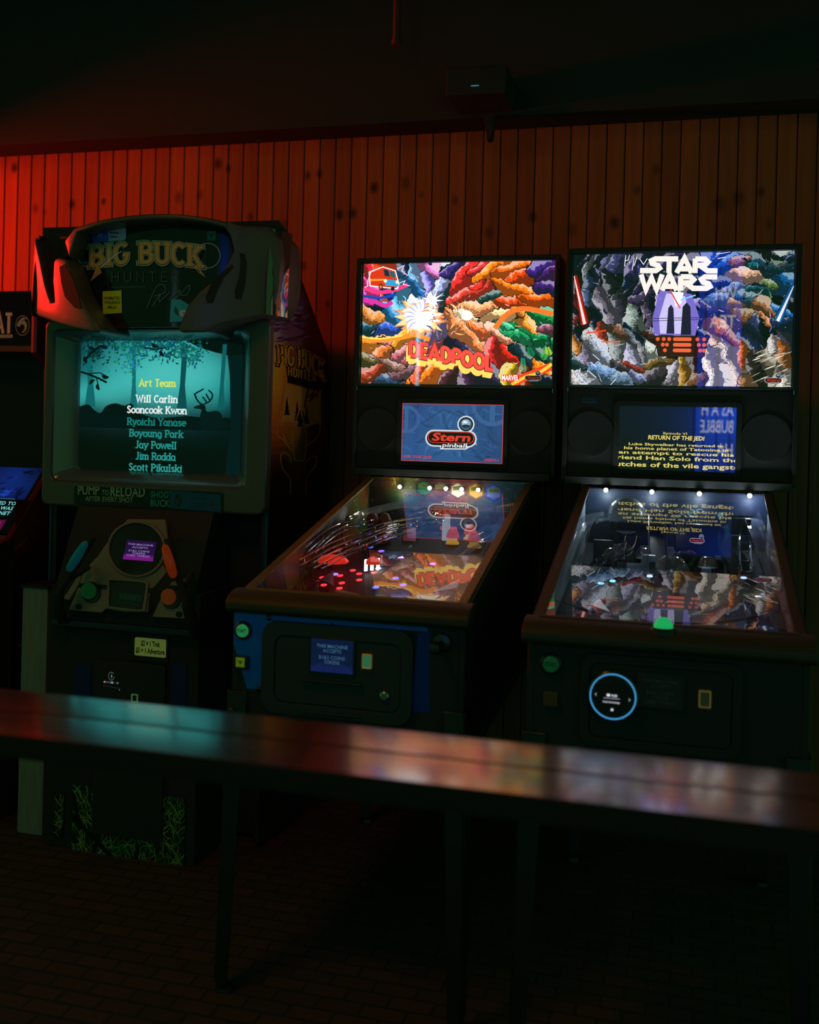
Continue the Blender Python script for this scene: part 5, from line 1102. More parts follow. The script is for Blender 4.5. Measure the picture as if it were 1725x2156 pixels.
mp_.line([(470, 462), (660, 458)], 3, (92, 138, 142))
for q in ([(665, 580), (720, 460), (760, 450), (765, 490), (705, 510)], [(700, 565), (740, 500), (735, 540), (790, 490)], [(790, 530), (830, 490), (850, 480), (830, 520), (800, 530)], [(850, 500), (900, 450), (890, 500), (850, 505)]): mp_.line([tuple(v[:2]) for v in spline(q, 5)], 5, (101, 142, 161))
mp_.poly([(800, 530), (850, 528), (905, 560), (870, 610), (860, 650), (792, 652)], (55, 211, 255)); mp_.disc(868, 604, 24, 20, (252, 255, 255), 16); mp_.poly(lens(835, 590, 60, 24, 1.2), (23, 92, 128))
mp_.line([(416, 356), (455, 315), (495, 285), (528, 264)], 5, (255, 255, 255))
mp_.build('marquee_print', print_mat('marquee_ink', 'flat', rough=.3, coat=.3), HC, HY + .0715, HB)
mp2 = None
# top arch
arch_o = [hz(*q) for q in ((205, 205), (262, 132), (420, 85), (560, 64), (700, 54), (840, 57), (980, 74), (1110, 102), (1160, 190), (1190, 262))]
arch_i = [hz(*q) for q in ((232, 300), (276, 160), (425, 114), (562, 94), (700, 85), (840, 87), (978, 103), (1085, 130), (1125, 190), (1160, 262))]
curved(arch_o + arch_i[::-1], HY - .01, .22, 'hood_arch', SILV, HC, .008, BEND)
# fins with scoops
rf = [hz(*q) for q in ((1110, 102), (1200, 128), (1340, 130), (1395, 200), (1405, 330), (1395, 480), (1375, 560), (1340, 606), (1270, 622), (1120, 655), (1040, 682), (1005, 708), (860, 712), (848, 690), (858, 655), (900, 560), (960, 490), (1050, 420), (1110, 350), (1150, 262))]
fin = curved(rf, HY - .03, .20, 'hood_fin', SILV, HC, .018, BEND)
lf = [hz(*q) for q in ((165, 320), (185, 300), (235, 310), (285, 470), (345, 580), (400, 655), (420, 690), (410, 715), (300, 690), (190, 660), (80, 620), (48, 600), (40, 500), (60, 185), (88, 300), (120, 450), (150, 545), (170, 545), (160, 430))]
finl = curved(lf, HY - .03, .20, 'hood_fin', SILV, HC, .016, BEND)
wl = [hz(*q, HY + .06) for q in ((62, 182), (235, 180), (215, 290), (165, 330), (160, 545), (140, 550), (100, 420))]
curved(wl, HY + .06, .10, 'fin_dark_panel', BLKM, HC, 0, BEND)  # dark panel set back behind the left fin
wr = [hz(*q, HY + .05) for q in ((1110, 100), (1240, 132), (1345, 132), (1340, 60 + 90), (1330, 250), (1200, 260))]
for pts in ([(985, 545), (975, 510), (1010, 430), (1070, 370), (1120, 330), (1128, 345), (1075, 400), (1040, 470), (1015, 540)], [(1140, 520), (1135, 480), (1160, 400), (1170, 300), (1160, 265), (1190, 275), (1200, 330), (1192, 440), (1170, 522)]):
    q2 = [hz(*q, HY - .033) for q in pts]; curved(q2, HY - .0335, .006, 'air_scoop', BLKM, fin, .0, BEND)
for pts in ([(170, 345), (200, 330), (240, 400), (275, 500), (290, 572), (255, 570), (200, 510), (180, 430)],):
    q2 = [hz(*q, HY - .033) for q in pts]; curved(q2, HY - .0335, .006, 'air_scoop', BLKM, finl, .0, BEND)
# hood flanks reach back to the cabinet
xr = max(q[0] for q in rf); xl = min(q[0] for q in lf)
zt, zb = hz(1340, 130)[1], hz(1375, 560)[1]
GLOSS = mat('glossy_flank', (.22, .18, .15), .06, .8, coat=.6)
o_ = [(-.345, zt - .01), (-.265, zt - .0), (-.27, zb + .02), (-.285, zb - .02), (-.36, zb - .035), (-.385, zb + .02), (-.37, (zt + zb) / 2)]
def flank(sg, x):                                    # glossy swept edge, turned a little to the front
    N = 8; ang = [math.radians(32 - 26 * i / (N - 1)) for i in range(N)]; pts = [(0., -.395)]
    for a in ang: pts.append((pts[-1][0] + .0135 * math.sin(a), pts[-1][1] + .0135 * math.cos(a)))
    dx = pts[-1][0]; m_ = MB(HB); rows = []
    zs = [zt - .005 + (zb - .03 - zt) * k / 12 for k in range(13)]
    for k, z in enumerate(zs):
        lean = .012 * math.sin(math.pi * k / 12); rows.append([m_.b.verts.new(m_.P((x + sg * (px_ - dx), py_ - lean + .03 * (1 - k / 12), z))) for px_, py_ in pts] + [m_.b.verts.new(m_.P((x - sg * .03, pts[-1][1] + .03 * (1 - k / 12), z)))])
    for A, B in zip(rows, rows[1:]):
        for q in range(len(A) - 1): m_.b.faces.new((A[q], A[q + 1], B[q + 1], B[q]))
    m_.b.faces.new(rows[0]); m_.b.faces.new(rows[-1][::-1])
    return m_.build('hood_flank', GLOSS, HC, ang=60)
flank(1, xr + .004); flank(-1, xl - .004)
MB(HB).box((xl + .02, -.36, zb + .0), (xr - .02, -.2, zb + .012)).build('hood_floor', BLKM, HC)
MB(HB).prism([(xl + .02, y, z) for y, z in ((-.33, zb + .02), (-.22, zb + .02), (-.22, zt), (-.33, zt + .03))], (xr - xl - .04, 0, 0)).build('hood_core', BLKM, HC)

# printed flank of the hunting cabinet, towards the pinball machines
def Z6(x, y): return (540 + x / 3.268, 460 + y / 3.2667)
def side_pt(x, y):                                   # point of the flank seen at a pixel of the side view -> (depth, height)
    k = ray(*Z6(x, y)); t = (BX + .4205 - CAM.x) / k.x; q = CAM + k * t; return q.y + .30, q.z
sp = Print(.60, 2.0, side_pt)
def inside(y, z): return z < (1.985 if y - .30 < -.187 else 1.985 - (y - .30 + .187) * (1.985 - 1.594) / (.30 + .187)) - .01 and y > .012
class FlankPrint(Print): pass
FL = [(.02, 1.95, .15, (15, 12, 21)), (.15, 1.92, .1, (15, 12, 24)), (.05, 1.84, .08, (90, 36, 45)), (.15, 1.84, .08, (75, 33, 60)), (.05, 1.77, .06, (69, 45, 144)), (.2, 1.77, .06, (165, 45, 165)), (.1, 1.70, .06, (60, 51, 144)), (.25, 1.68, .06, (180, 120, 165)), (.05, 1.63, .05, (195, 180, 240)), (.3, 1.62, .06, (75, 60, 135)), (.05, 1.56, .05, (255, 180, 45)), (.25, 1.56, .06, (225, 90, 30)), (.5, 1.56, .1, (30, 12, 15)), (.05, 1.45, .07, (255, 180, 36)), (.25, 1.44, .07, (255, 135, 30)), (.5, 1.44, .1, (75, 30, 12)), (.1, 1.3, .09, (255, 105, 30)), (.3, 1.28, .08, (255, 150, 60)), (.5, 1.3, .1, (90, 39, 15)), (.1, 1.12, .08, (60, 24, 12)), (.3, 1.14, .07, (180, 84, 30)), (.5, 1.1, .1, (21, 12, 6)), (.3, .9, .2, (12, 12, 12)), (.3, .5, .3, (12, 15, 12))]  # shade is painted into the print: rear and lower parts darkened
sp2 = Print(.60, 2.0); sp2.inv = lambda x, y: (x, y)
b_ = []
NX, NY = 24, 80
V = []; Fs = []; C = []
for j in range(NY):
    for i in range(NX):
        q = [(i / NX * .6, j / NY * 2), ((i + 1) / NX * .6, j / NY * 2), ((i + 1) / NX * .6, (j + 1) / NY * 2), (i / NX * .6, (j + 1) / NY * 2)]
        if all(inside(*a) for a in q): sp2.polys.append(([q], lin(Print.colour(FL, sum(a[0] for a in q) / 4, sum(a[1] for a in q) / 4)), 0))
ORG = (255, 160, 40); ORD = (70, 26, 8)
sp2.tf = side_pt; sp2.clip = False
R = random.Random(8)
for i in range(60):                                  # cloud streaks
    x, y = R.uniform(110, 330), R.uniform(440, 830); sp2.poly(lens(x, y, R.uniform(50, 130), R.uniform(8, 26), R.uniform(-.3, .2)), R.choice([(44, 36, 100), (90, 40, 110), (150, 130, 170), (30, 22, 60), (120, 60, 60)]))
tilt = lambda u, v: (u, v + (u - 170) * .36)
sp2.poly([(205, 1020), (432, 1100), (425, 1180), (215, 1130)], (26, 22, 12))
def sb(u, v): return (u, v + (u - 170) * .34 - 30 * math.sin(math.pi * (u - 170) / 300))
sp2.slabtext('BIG BUCK', 312, 1010, 128, ORD, wd=.24, slab=.36, up=-1, sx=.43, track=.04, map=sb); sp2.slabtext('BIG BUCK', 312, 1006, 126, ORG, wd=.13, slab=.24, up=-1, sx=.43, track=.04, map=sb)
sp2.poly([(165, 1000), (150, 1080), (148, 1085), (205, 1010)], ORG); sp2.poly([(420, 1040), (450, 1110), (470, 1140), (440, 1040)], ORG)
for cx, cy in ((130, 920), (480, 1015)): sp2.line([(cx + 30 * math.cos(i * math.pi / 14), cy + 75 * math.sin(i * math.pi / 14)) for i in range(29)], 5, (170, 80, 30))
sp2.slabtext('HUNTER', 318, 1080, 58, ORG, wd=.16, slab=0, up=-1, sx=.62, track=.1, map=lambda u, v: (u, v + (u - 225) * .22))
sp2.poly([(205, 1140), (440, 1190), (440, 1400), (340, 1440), (250, 1400), (170, 1400), (190, 1250)], (250, 150, 70))
for q in ([(330, 1300), (355, 1180), (385, 1150), (395, 1190), (350, 1230)], [(365, 1260), (390, 1200), (385, 1240), (410, 1200)], [(410, 1230), (425, 1190), (430, 1150)]): sp2.line([tuple(v[:2]) for v in spline(q, 4)], 11, (110, 40, 12))
for x, y, h in ((210, 1340, 120), (280, 1380, 130), (300, 1420, 110), (345, 1400, 120), (320, 1400, 90)):
    for k in range(5): sp2.poly([(x, y - h + k * h * .18), (x - 6 - k * 4, y - h + (k + 1.5) * h * .2), (x + 6 + k * 4, y - h + (k + 1.5) * h * .2)], (28, 14, 4))
ANT = (230, 130, 44)
for q in ([(262, 1660), (250, 1560), (255, 1450), (290, 1330)], [(330, 1660), (340, 1560), (338, 1460), (310, 1340)], [(245, 1600), (180, 1520), (140, 1480), (150, 1400), (200, 1120)], [(350, 1560), (420, 1500), (440, 1400), (440, 1180)], [(160, 1420), (190, 1390), (230, 1390)], [(180, 1470), (200, 1530), (235, 1540), (240, 1460)], [(440, 1420), (410, 1400), (395, 1380)], [(262, 1660), (295, 1668), (330, 1660)], [(240, 1680), (230, 1640), (190, 1610), (165, 1640), (180, 1720), (230, 1790), (235, 1900)], [(345, 1680), (365, 1650), (410, 1640), (405, 1700), (345, 1780), (340, 1900)], [(175, 1310), (160, 1400)], [(185, 1290), (165, 1420), (195, 1390)]):
    sp2.line([tuple(v[:2]) for v in spline(q, 5)], 9, ANT)
sp2.poly([(262, 1665), (295, 1672), (330, 1665), (335, 1700), (265, 1760)], (120, 56, 16)); sp2.poly(lens(205, 1690, 100, 30, 1.3), (30, 14, 6)); sp2.poly(lens(375, 1700, 90, 28, 1.9), (26, 12, 5))
sp2.build('side_print', print_mat('side_vinyl', 'flat', rough=.4, coat=.08), HC, (BX + .4205, -.30, 0), (0, 1, 0), (0, 0, 1), base=HB, eps=6e-5, label='sunset and antler print with orange lettering')

# pedestal, control deck
PY = -.48
ped = MB(HB); ped.box((BX - .28, PY, FZ), (BX + .28, BY + .06, .74)); ped.build('pedestal', BLKM, HC, bevel=.004)
MB(HB).prism([(BX - .26, y, z) for y, z in ((PY, .74), (BY + .06, .74), (BY + .06, 1.0), (-.36, 1.0))], (.52, 0, 0)).build('deck_core', BLKM, HC)
def Z7(x, y): return (100 + x / 5.0735, 1080 + y / 5.072)
def dk(x, y, lift=0.):                               # the sloping control deck: top further back than its foot
    u, v = Z7(x, y); k = ray(u, v)
    n_ = Vector((0, -.33, .10)).normalized(); p0 = Vector((BX, PY - .012, .64))
    q = CAM + k * ((p0 - CAM).dot(n_) / k.dot(n_)); return q + n_ * lift
DN = Vector((0, -.33, .10)).normalized()
def deck(pts, h, name, mt, parent, lift=0., bevel=.003):
    return MB(HB).prism([dk(*q, lift) for q in pts], DN * h).build(name, mt, parent, bevel=bevel)
pl = spline([(880, 72), (1280, 78), (1310, 330), (1330, 420), (1250, 560), (1300, 640), (1180, 780), (1110, 900), (1095, 1070), (830, 1065), (650, 1030), (600, 1075), (250, 1045), (330, 850), (380, 700), (420, 610), (560, 470), (640, 350)], 1, True)
dkp = deck([tuple(v[:2]) for v in pl], .016, 'control_deck', DECKM, HC, 0, .005)
def circ(cx, cy, rx, ry, n=32, rot=0.): return [(cx + rx * math.cos(2 * math.pi * i / n) * math.cos(rot) - ry * math.sin(2 * math.pi * i / n) * math.sin(rot), cy + rx * math.cos(2 * math.pi * i / n) * math.sin(rot) + ry * math.sin(2 * math.pi * i / n) * math.cos(rot)) for i in range(n)]
m_ = MB(HB); m_.ringprism([dk(*q, .014) for q in circ(985, 400, 312, 300)], [dk(*q, .014) for q in circ(985, 400, 288, 276)], DN * .012); m_.build('display_ring', DECKM, dkp, bevel=.003)
deck(circ(985, 400, 290, 278), .004, 'display_glass', BLKG, dkp, .014, .0)
a, b_, c_ = dk(835, 505, .0195), dk(1155, 530, .0195), dk(880, 300, .0195)
ux_, uy_ = (b_ - a), (c_ - a)
p = Print(1, 1); p.poly([(0, 0), (1, 0), (1, 1), (0, 1)], (34, 14, 60)); p.poly([(0, 0), (1, 0), (1, .2), (0, .2)], (110, 24, 120)); p.poly([(0, .2), (1, .2), (1, .32), (0, .32)], (66, 20, 90))
for t_, y, wd in (('THIS MACHINE', .76, .84), ('ACCEPTS', .61, .52), ('$1&2 COINS', .43, .70), ('TOKENS', .31, .44), ('CARD TAP&GO', .19, .78)): p.text(t_, .48, y, .13, (150, 130, 185), 'c', 1, width=wd, bold=.005)
p.build('display_picture', INKS, dkp, a, ux_, uy_, base=HB)
m_ = MB(HB); ro = [(680, 735), (720, 705), (1060, 735), (1110, 765), (1110, 800), (1085, 1020), (1040, 1060), (720, 1030), (668, 990), (675, 860)]; ri = [(700, 745), (730, 730), (1050, 755), (1085, 780), (1085, 805), (1055, 1005), (1020, 1040), (730, 1012), (695, 985), (698, 860)]
ro, ri = [tuple(v[:2]) for v in spline(ro, 3, True)], [tuple(v[:2]) for v in spline(ri, 3, True)]
m_.ringprism([dk(*q, .012) for q in ro], [dk(*q, .012) for q in ri], DN * .012); m_.build('logo_frame', DECKM, dkp, bevel=.003)
deck(ri, .003, 'logo_plate', BLKG, dkp, .015, 0)
a, b_, c_ = dk(780, 1000, .0185), dk(1050, 1030, .0185), dk(800, 850, .0185)
p = Print(1, 1); LT = (56, 120, 116)
p.slabtext('BIG BUCK', .47, .52, .36, LT, wd=.2, slab=.36, sx=.4, track=.02, map=lambda u, v: (u, v)); p.text('HUNTER', .5, .38, .13, (34, 70, 70), 'c', 1, spacing=1.6); p.line([(.15, .34), (.6, .32)], .015, LT); p.text('Pro', .5, .14, .22, LT, 'l', 1, shear=.3)
p.build('logo_print', print_mat('pale_ink', 'flat', rough=.4), dkp, a, b_ - a, c_ - a, base=HB)
for (cx, cy, col, nm, rot) in ((485, 845, (.008, .13, .03), 'green', .0), (1333, 910, (.30, .06, .008), 'orange', 0.)):
    h_ = deck(circ(cx + 14, cy + 12, 100, 112, 28), .010, 'shoot_button', BLKG, dkp, .012, .002)
    deck(circ(cx, cy, 80, 88, 28), .012, 'button_cap', mat(nm + '_button_cap', col, .35, emit=col, es=.12), h_, .020, .004)
# separate wedge with the orange button
deck([tuple(v[:2]) for v in [(1490, 700), (1520, 740), (1525, 1140), (1135, 1118), (1190, 1000), (1260, 850), (1340, 740)]], .016, 'button_wedge', DECKM, dkp, -.002, .005)
deck([(410, 610), (380, 605), (345, 690), (240, 860), (210, 890), (205, 930), (260, 945), (330, 840), (372, 760)], .03, 'deck_shoulder', DECKM, dkp, -.01, .006)
for cx, cy in ((362, 1008), (1428, 1090)): deck(circ(cx, cy, 32, 32, 20), .002, 'deck_bolt', BLKM, dkp, .0155, 0)
MB(HB).box((BX - .255, PY - .03, .607), (BX + .275, PY - .005, .628)).build('deck_lip', mat('dark_blue_edge', (.02, .05, .09), .4), HC, bevel=.003)

# pedestal front: price label, reader, blue strips, grass print
PFY = PY - .002
def pp(u, v): q = at(u, v, PFY); return q.x, q.z
def panel(u0, v0, u1, v1, th=.004):
    ax, az = pp(u0, v1); bx, bz = pp(u1, v0); return ax, az, bx, bz
ax, az, bx, bz = panel(284, 1347, 350, 1379)
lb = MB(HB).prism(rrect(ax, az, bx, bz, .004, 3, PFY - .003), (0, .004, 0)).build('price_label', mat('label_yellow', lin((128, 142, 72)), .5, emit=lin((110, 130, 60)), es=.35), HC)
p = Print(bx - ax, bz - az); p.text('$2 = 1 Trek', p.w * .52, p.h * .58, p.h * .40, (14, 22, 12), 'c', 1, width=p.w * .62, bold=.03); p.text('$5 = 1 Adventure', p.w * .51, p.h * .17, p.h * .40, (14, 22, 12), 'c', 1, width=p.w * .93, bold=.03)
p.build('label_lettering', INKD, lb, (ax, PFY - .0035, az), (1, 0, 0), (0, 0, 1), base=HB)
ax, az, bx, bz = panel(278, 1340, 356, 1388); MB(HB).ringprism(rrect(ax, az, bx, bz, .004, 3, PFY - .006), rrect(ax + .006, az + .006, bx - .006, bz - .006, .003, 3, PFY - .006), (0, .006, 0)).build('label_holder', BLKG, HC, bevel=.001)
for u0, u1 in ((155, 192), (358, 394)):
    ax, az, bx, bz = panel(u0, 1400, u1, 1600); MB(HB).box((ax, PFY - .002, az), (bx, PFY + .001, bz)).build('blue_strip', mat('deep_blue', (.012, .025, .16), .5), HC)
ax, az, bx, bz = panel(196, 1400, 352, 1752); rd = MB(HB).prism(rrect(ax, az, bx, bz, .01, 4, PFY - .012), (0, .013, 0)).build('coin_door', BLK, HC, bevel=.003)
p = persp(Print(.07, .06), 760, 940, 1290, 1290, 1400); GR = (150, 165, 165)
p.line([(850 + 28 * math.cos(i * math.pi / 12), 1318 + 24 * math.sin(i * math.pi / 12)) for i in range(22)], 4, (110, 125, 125))
for r in (6, 11, 16): p.line([(842 + r * math.cos(t * .3 - .9), 1318 + r * math.sin(t * .3 - .9)) for t in range(7)], 3, GR)
for x, c in ((788, (170, 175, 180)), (817, (190, 60, 30)), (840, (40, 100, 190)), (860, (200, 205, 210)), (885, (20, 50, 90)), (912, (110, 130, 140))): p.poly([(x - 10, 1351), (x + 9, 1351), (x + 9, 1362), (x - 10, 1362)], c)
p.line([(770, 1380), (935, 1388)], 2, (60, 70, 80)); p.disc(931, 1397, 3, 3, (220, 225, 225), 8)
a = at(214, 1450, PFY - .013); p.build('card_reader_print', print_mat('reader_face', 'emit', .5), rd, (a.x, PFY - .0125, a.z), (1, 0, 0), (0, 0, 1), base=HB)
x, z = pp(288, 1468); MB(HB).ringprism(rrect(x - .012, z - .014, x + .012, z + .014, .002, 2, PFY - .016), rrect(x - .008, z - .010, x + .008, z + .010, .001, 2, PFY - .016), (0, .004, 0)).build('coin_return_button', mat('green_gold', (.3, .4, .15), .3, 1., emit=(.1, .22, .08), es=.3), rd)
# grass print round the coin door, low on the pedestal
ax, az, bx, bz = panel(150, 1680, 392, 1842)
gp = persp(Print(bx - ax, bz - az), 150, 392, 1680, 1680, 1842); gp.poly([(150, 1680), (392, 1680), (392, 1842), (150, 1842)], (14, 44, 18))
R = random.Random(5)
def blades(pr, x0, x1, y0, y1, n):
    for i in range(n):
        x, y = R.uniform(x0, x1), R.uniform(y0, y1); a = -math.pi / 2 + R.gauss(0, .8); pr.line([tuple(v[:2]) for v in spline([(x, y), (x + 9 * math.cos(a), y + 9 * math.sin(a)), (x + 22 * math.cos(a + R.uniform(-.8, .8)), y + 22 * math.sin(a + R.uniform(-.5, .5)))], 3)], R.uniform(.4, 1.2), R.choice([(120, 210, 90), (210, 225, 120), (80, 180, 120), (180, 200, 140), (60, 140, 60)]))
blades(gp, 152, 390, 1690, 1842, 620)
for q in ([(150, 1740), (200, 1770), (260, 1815), (300, 1840)], [(214, 1750), (198, 1800)], [(296, 1770), (286, 1815)], [(150, 1700), (165, 1745)]): gp.line(q, 9, (4, 8, 4))
GRASS = print_mat('grass_print', 'flat', rough=.5)
gp.build('grass_print', GRASS, HC, (ax, PFY - .004, az), (1, 0, 0), (0, 0, 1), base=HB)
for (u0, u1, v0, v1) in ((114, 136, 1672, 1760),):
    ax, az, bx, bz = panel(u0, v0, u1, v1); g2 = persp(Print(bx - ax, bz - az), u0, u1, v0, v0, v1); g2.poly([(u0, v0), (u1, v0), (u1, v1), (u0, v1)], (6, 18, 8)); blades(g2, u0, u1, v0, v1, 40); g2.build('grass_print', GRASS, HC, (ax, PFY - .004, az), (1, 0, 0), (0, 0, 1), base=HB)

# light guns in their holsters
def gun(name, label, a, b, colmat, y, w_):
    A, B = at(*a, y), at(*b, y); ax = (B - A).normalized(); L = (B - A).length
    T = thing(name, label, 'light gun', (A.x, A.y, A.z), group='light guns of the hunting cabinet')
    MB(A).lathe(A, ax, [(0, 0), (w_ * .55, .004), (w_ * .85, L * .12), (w_, L * .4), (w_ * .95, L * .65), (w_ * .75, L * .9), (w_ * .4, L * .985), (0, L)], 20).build('pump_grip', colmat, T)
    m_ = MB(A); back = Vector((0, .028, 0))
    m_.tube([A + back - ax * .10, B + back + ax * .015], .012, 12); m_.build('barrel', BLKM, T)
    m_ = MB(A); m_.tube([A + back - ax * .09, A + back - ax * .12 + Vector((0, .02, -.03)), A + back - ax * .12 + Vector((0, .05, -.08))], [.016, .02, .016], 12); m_.build('receiver', BLKM, T)
    m_ = MB(A); m_.tube([A + back - ax * .03, A + back - ax * .03 + Vector((0, .03, 0)), A + Vector((0, .12, 0))], .010, 8); m_.build('holster_hook', BLKM, T)
    return T
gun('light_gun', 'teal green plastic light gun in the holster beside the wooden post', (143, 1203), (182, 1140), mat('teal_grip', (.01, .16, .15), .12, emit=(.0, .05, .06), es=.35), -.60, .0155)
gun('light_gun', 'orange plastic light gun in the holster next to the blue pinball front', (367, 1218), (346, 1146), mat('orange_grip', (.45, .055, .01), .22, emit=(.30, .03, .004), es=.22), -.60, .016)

# ------------------------------------------------------------------ wooden post box between the two cabinets
BOARD = mat('grey_board', (.20, .21, .17), .7); n, l = nodes(BOARD); t = n.new('ShaderNodeTexNoise'); mp0 = n.new('ShaderNodeMapping'); tc0 = n.new('ShaderNodeTexCoord'); mp0.inputs['Scale'].default_value = (60, 60, 4)
l.new(tc0.outputs['Object'], mp0.inputs[0]); l.new(mp0.outputs[0], t.inputs['Vector']); t.inputs['Scale'].default_value = 2; t.inputs['Detail'].default_value = 6; c0 = n.new('ShaderNodeValToRGB'); c0.color_ramp.elements[0].color = (.16, .17, .14, 1); c0.color_ramp.elements[1].color = (.42, .44, .36, 1); l.new(t.outputs[0], c0.inputs[0]); l.new(c0.outputs[0], n['Principled BSDF'].inputs['Base Color'])
a, b_ = at(35, 1760, -.42), at(101, 1240, -.42)
wp = thing('bollard', 'pale weathered square timber post standing between the arcade cabinets', 'post', ((a.x + b_.x) / 2, -.42, FZ))
MB(wp.location).box((a.x, -.42, FZ), (b_.x, -.30, b_.z)).build('post_body', BOARD, wp, bevel=.004)
MB(wp.location).box((a.x - .006, -.426, b_.z), (b_.x + .006, -.294, b_.z + .008)).build('post_cap', BLKM, wp, bevel=.002)

# ------------------------------------------------------------------ fighting game cabinet at the frame's edge
MX1 = -1.56; MX0 = MX1 - .66
FC = thing('arcade_cabinet', 'arcade cabinet with a dragon emblem marquee and red edging, partly out of frame', 'arcade machine', ((MX0 + MX1) / 2, 0, 0)); FB = FC.location
side = [(-.40, FZ), (.34, FZ), (.34, 1.80), (-.20, 1.80), (-.20, 1.555), (-.12, 1.50), (-.10, 1.10), (-.325, .865), (-.50, .83), (-.50, .76), (-.40, .70)]
REDT = mat('red_moulding', (.30, .02, .02), .35)
for x in (MX0, MX1 - .018):
    s_ = MB(FB).prism([(x, y, z) for y, z in side], (.018, 0, 0)).build('cabinet_side', BLK, FC, bevel=.001, seg=1)
    loop = [(x + .009, y, z) for y, z in side]
    m_ = MB(FB); k = [(.34, 1.80), (-.20, 1.80), (-.20, 1.555), (-.12, 1.50), (-.10, 1.10), (-.325, .865), (-.50, .83), (-.50, .76), (-.40, .70), (-.40, FZ + .02)]
    m_.tube([(x + .009, y, z) for y, z in k], .0115, 6); m_.build('edge_moulding', REDT, s_)
MB(FB).prism([(MX0 + .018, y, z) for y, z in ((-.38, FZ + .02), (.32, FZ + .02), (.32, 1.78), (-.14, 1.78), (-.06, 1.5), (-.06, 1.1), (-.30, .84), (-.38, .8))], (.624, 0, 0)).build('cabinet_body', BLKM, FC)
# marquee
mx = persp(Print(.61, .20), -700, 168, 70, 55, 350)
mx.poly([(-700, 0), (168, 0), (168, 400), (-700, 400)], (9, 9, 9))
def kt(txt, xx, wdt): mx.text(txt, xx, 285, 150, (120, 84, 44), 'r', -1, width=wdt, bold=.03)
kw = (glyph_quads('KOMBAT', .22, .42, .62, .04)[1]) * 106; mx.slabtext('KOMBAT', 54 - kw / 2, 286, 108, (70, 26, 20), wd=.24, slab=0, up=-1, sx=.61, track=.05); mx.slabtext('KOMBAT', 54 - kw / 2, 284, 106, (170, 110, 70), wd=.16, slab=0, up=-1, sx=.62, track=.044)
mx.poly([(-300, 296), (52, 290), (52, 308), (-300, 314)], (140, 100, 55)); mx.text('ARCADE', 40, 305, 16, (20, 14, 8), 'r', -1, width=90)
for r, c in ((44, (110, 80, 46)), (40, (12, 8, 6))): mx.disc(112, 240, r, r * 1.28, c, 28)
DG = (130, 92, 56)
mx.poly([tuple(v[:2]) for v in spline([(78, 232), (96, 208), (112, 196), (128, 200), (122, 212), (134, 222), (140, 240), (136, 262), (122, 278), (106, 280), (120, 268), (126, 250), (118, 236), (104, 234), (98, 244), (82, 246)], 3, True)], DG); mx.disc(114, 212, 4, 4, (12, 8, 6), 8); mx.poly([(128, 200), (140, 192), (136, 208)], DG)
mq_ = MB(FB).box((MX0 + .018, -.196, 1.575), (MX1 - .018, -.17, 1.785)).build('marquee', BLKG, FC)
mx.build('marquee_print', print_mat('dim_marquee', 'emit', .35), mq_, (MX0 + .025, -.1965, 1.58), (1, 0, 0), (0, 0, 1), base=FB)
MB(FB).box((MX0 + .018, -.20, 1.555), (MX1 - .018, -.15, 1.575)).build('marquee_rail', REDT, FC, bevel=.002)
# sloping screen
S0, S1 = Vector((0, -.318, .885)), Vector((0, -.095, 1.115)); dv = (S1 - S0); Ls = dv.length; dv.normalize(); nv = Vector((1, 0, 0)).cross(dv)
gl_ = MB(FB); gl_.prism([(MX0 + .02, S0.y, S0.z), (MX1 - .02, S0.y, S0.z), (MX1 - .02, S1.y, S1.z), (MX0 + .02, S1.y, S1.z)], -nv * .006); gl_ = gl_.build('screen_glass', BLKG, FC)
sc = persp(Print(.60, Ls), 0, 600, 0, 0, 322)
SPt = [(300, 40, 80, (10, 14, 40)), (450, 60, 70, (14, 30, 110)), (540, 80, 60, (20, 60, 150)), (480, 120, 60, (26, 60, 170)), (560, 140, 50, (10, 20, 80)), (400, 120, 60, (20, 60, 90)), (300, 140, 90, (14, 30, 70)), (580, 30, 40, (4, 6, 16)), (300, 250, 120, (3, 5, 8)), (500, 250, 100, (3, 5, 8))]
sc.field(SPt, 24, 14); paint(sc, SPt, 90, 60, 16, 4, box=(60, 10, 590, 150))
sc.poly([(0, 160), (600, 160), (600, 322), (0, 322)], (3, 6, 8)); sc.line([(60, 160), (560, 160)], 3, (70, 110, 130))
for s_, y in (('HE WAS SUPPOSED TO', 190), ('WIN FOR US. HE WAS', 214), ('THE PLANET', 238)):
    sc.text(s_, 575, y, 24, (130, 225, 225), 'r', -1, width=None, bold=.02, spacing=1.1)
sc.poly([(480, 262), (576, 262), (576, 318), (480, 318)], (96, 14, 60)); sc.text('THIS MACHINE', 560, 282, 15, (190, 90, 140), 'r', -1); sc.text('ACCEPTS COINS', 560, 302, 13, (190, 90, 140), 'r', -1)
sc.build('screen_picture', print_mat('dim_screen', 'emit', .8), gl_, Vector((MX0 + .03, S0.y, S0.z)) + nv * .0008, (1, 0, 0), dv, base=FB)
MB(FB).prism([(MX0 + .018, y, z) for y, z in ((-.50, .80), (-.50, .825), (-.325, .86), (-.325, .835))], (.624, 0, 0)).build('control_panel', BLK, FC, bevel=.003)
MB(FB).box((MX0 + .02, -.335, .858), (MX1 - .015, -.315, .878)).build('screen_rail', REDT, FC, bevel=.003)
for k in range(5):
    x = MX1 - .12 - k * .055; MB(FB).lathe((x, -.41 + .015 * (k % 2), .838), (0, -.19, .98), [(0, 0), (.017, 0), (.017, .005), (.012, .006), (.012, .011), (0, .012)], 16).build('push_button', REDT, FC)
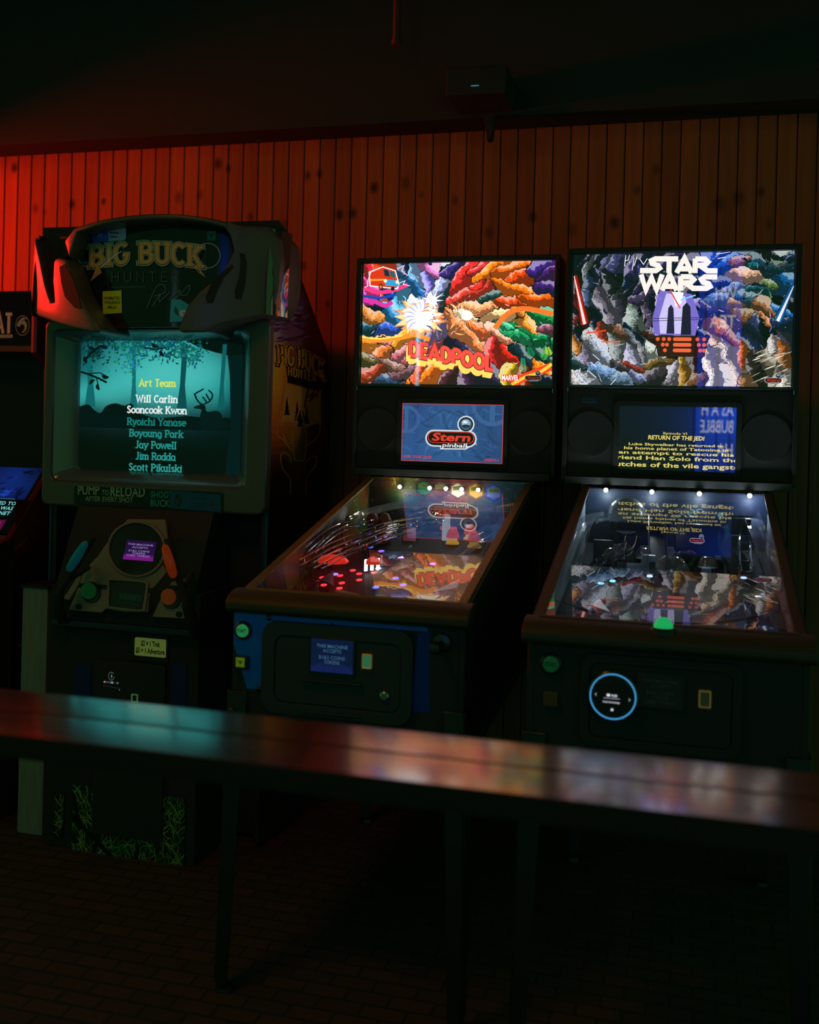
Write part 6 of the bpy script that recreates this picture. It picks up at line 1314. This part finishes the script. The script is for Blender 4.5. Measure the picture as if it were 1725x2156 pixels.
j_ = MB(FB).tube([(MX1 - .46, -.41, .835), (MX1 - .46, -.42, .90)], .005, 8).build('joystick', STEEL, FC); MB(FB).sphere((MX1 - .46, -.421, .912), .018, (0, 0, 1), 16, 10).build('joystick_ball', REDT, j_)
flp = persp(Print(.30, .7), 0, 300, 0, 0, 700); FPp = [(60, 120, 80, (120, 60, 20)), (200, 100, 80, (90, 70, 20)), (100, 300, 90, (60, 20, 14)), (220, 320, 90, (50, 40, 14)), (150, 560, 140, (14, 10, 8))]
flp.field(FPp, 8, 16); paint(flp, FPp, 60, 90, 22, 6); flp.build('flank_print', INKD, FC, (MX1 + .0006, -.30, .30), (0, 1, 0), (0, 0, 1), base=FB)


# ------------------------------------------------------------------ red wall light outside the frame
rl = thing('wall_washer', 'red wall light with added black plates that block its spill beyond the dragon emblem cabinet', 'lamp', (-3.40, -.25, 2.15))
m_ = MB(rl.location); m_.box((-3.60, -.45, 2.03), (-3.12, .05, 2.04)); m_.box((-3.60, -.45, 2.255), (-3.00, .10, 2.265)); m_.box((-3.60, -.46, 2.03), (-3.05, -.45, 2.265)); m_.box((-3.61, -.46, 2.03), (-3.60, .05, 2.265))
m_.build('added_light_block', BLKM, rl)  # unseen plates added to keep red light off floor, beam and ceiling
MB(rl.location).tube([(-3.50, -.25, 2.265), (-3.50, -.25, 3.3)], .006, 8).build('hanger', BLKM, rl)
MB(rl.location).sphere((-3.40, -.25, 2.15), .06, (0, 0, 1), 24, 14).build('lamp_globe', led('red_globe', (1, .008, .008), 1350), rl)

# ------------------------------------------------------------------ lit things behind the viewer that the glass reflects
bb = thing('menu_board', 'tall blue lit menu board with white hand lettering, mirrored in the display glass', 'sign', (1.06, -5.2, FZ))
MB(bb.location).box((.83, -5.26, FZ), (1.20, -5.205, 2.9)).build('board_case', BLKM, bb, bevel=.004)
bp_ = Print(.33, 1.86); bp_.tf = lambda x, y: (x, y); bp_.inv = lambda x, y: (x, y)
bp_.field([(.1, .1, .3, (20, 60, 170)), (.4, .5, .3, (30, 90, 210)), (.1, 1.0, .3, (16, 60, 190)), (.4, 1.5, .3, (24, 80, 205)), (.2, 1.8, .3, (20, 60, 170))], 6, 20)
for k in range(3): bp_.line([(.07 + k * .1, 0), (.075 + k * .1, 1.86)], .02, (10, 34, 110))
WT = (255, 255, 255)
for t_, y, wd in (('AS A H', .50, .24), ('BUBBLE', .365, .25), ('HA', .18, .12), ('WH', 1.42, .16), ('TEA', 1.2, .2)): bp_.text(t_, .045, y, .145, WT, 'l', 1, width=wd)
bp_.build('board_face', print_mat('blue_lightbox', 'emit', 4.0), bb, (1.185, -5.2045, 1.0), (-1, 0, 0), (0, 0, 1), base=bb.location)
tl = thing('tube_light', 'upright bluish white tube light behind the viewer, mirrored in the comic backglass', 'light', (-1.51, -5.2, FZ))
MB(tl.location).box((-1.53, -5.25, FZ), (-1.49, -5.215, 2.7)).build('tube_batten', BLKM, tl)
MB(tl.location).tube([(-1.51, -5.2, 1.68), (-1.51, -5.2, 2.5)], .016, 12).build('tube', led('tube_glow', (.45, .8, 1.), 5.), tl)
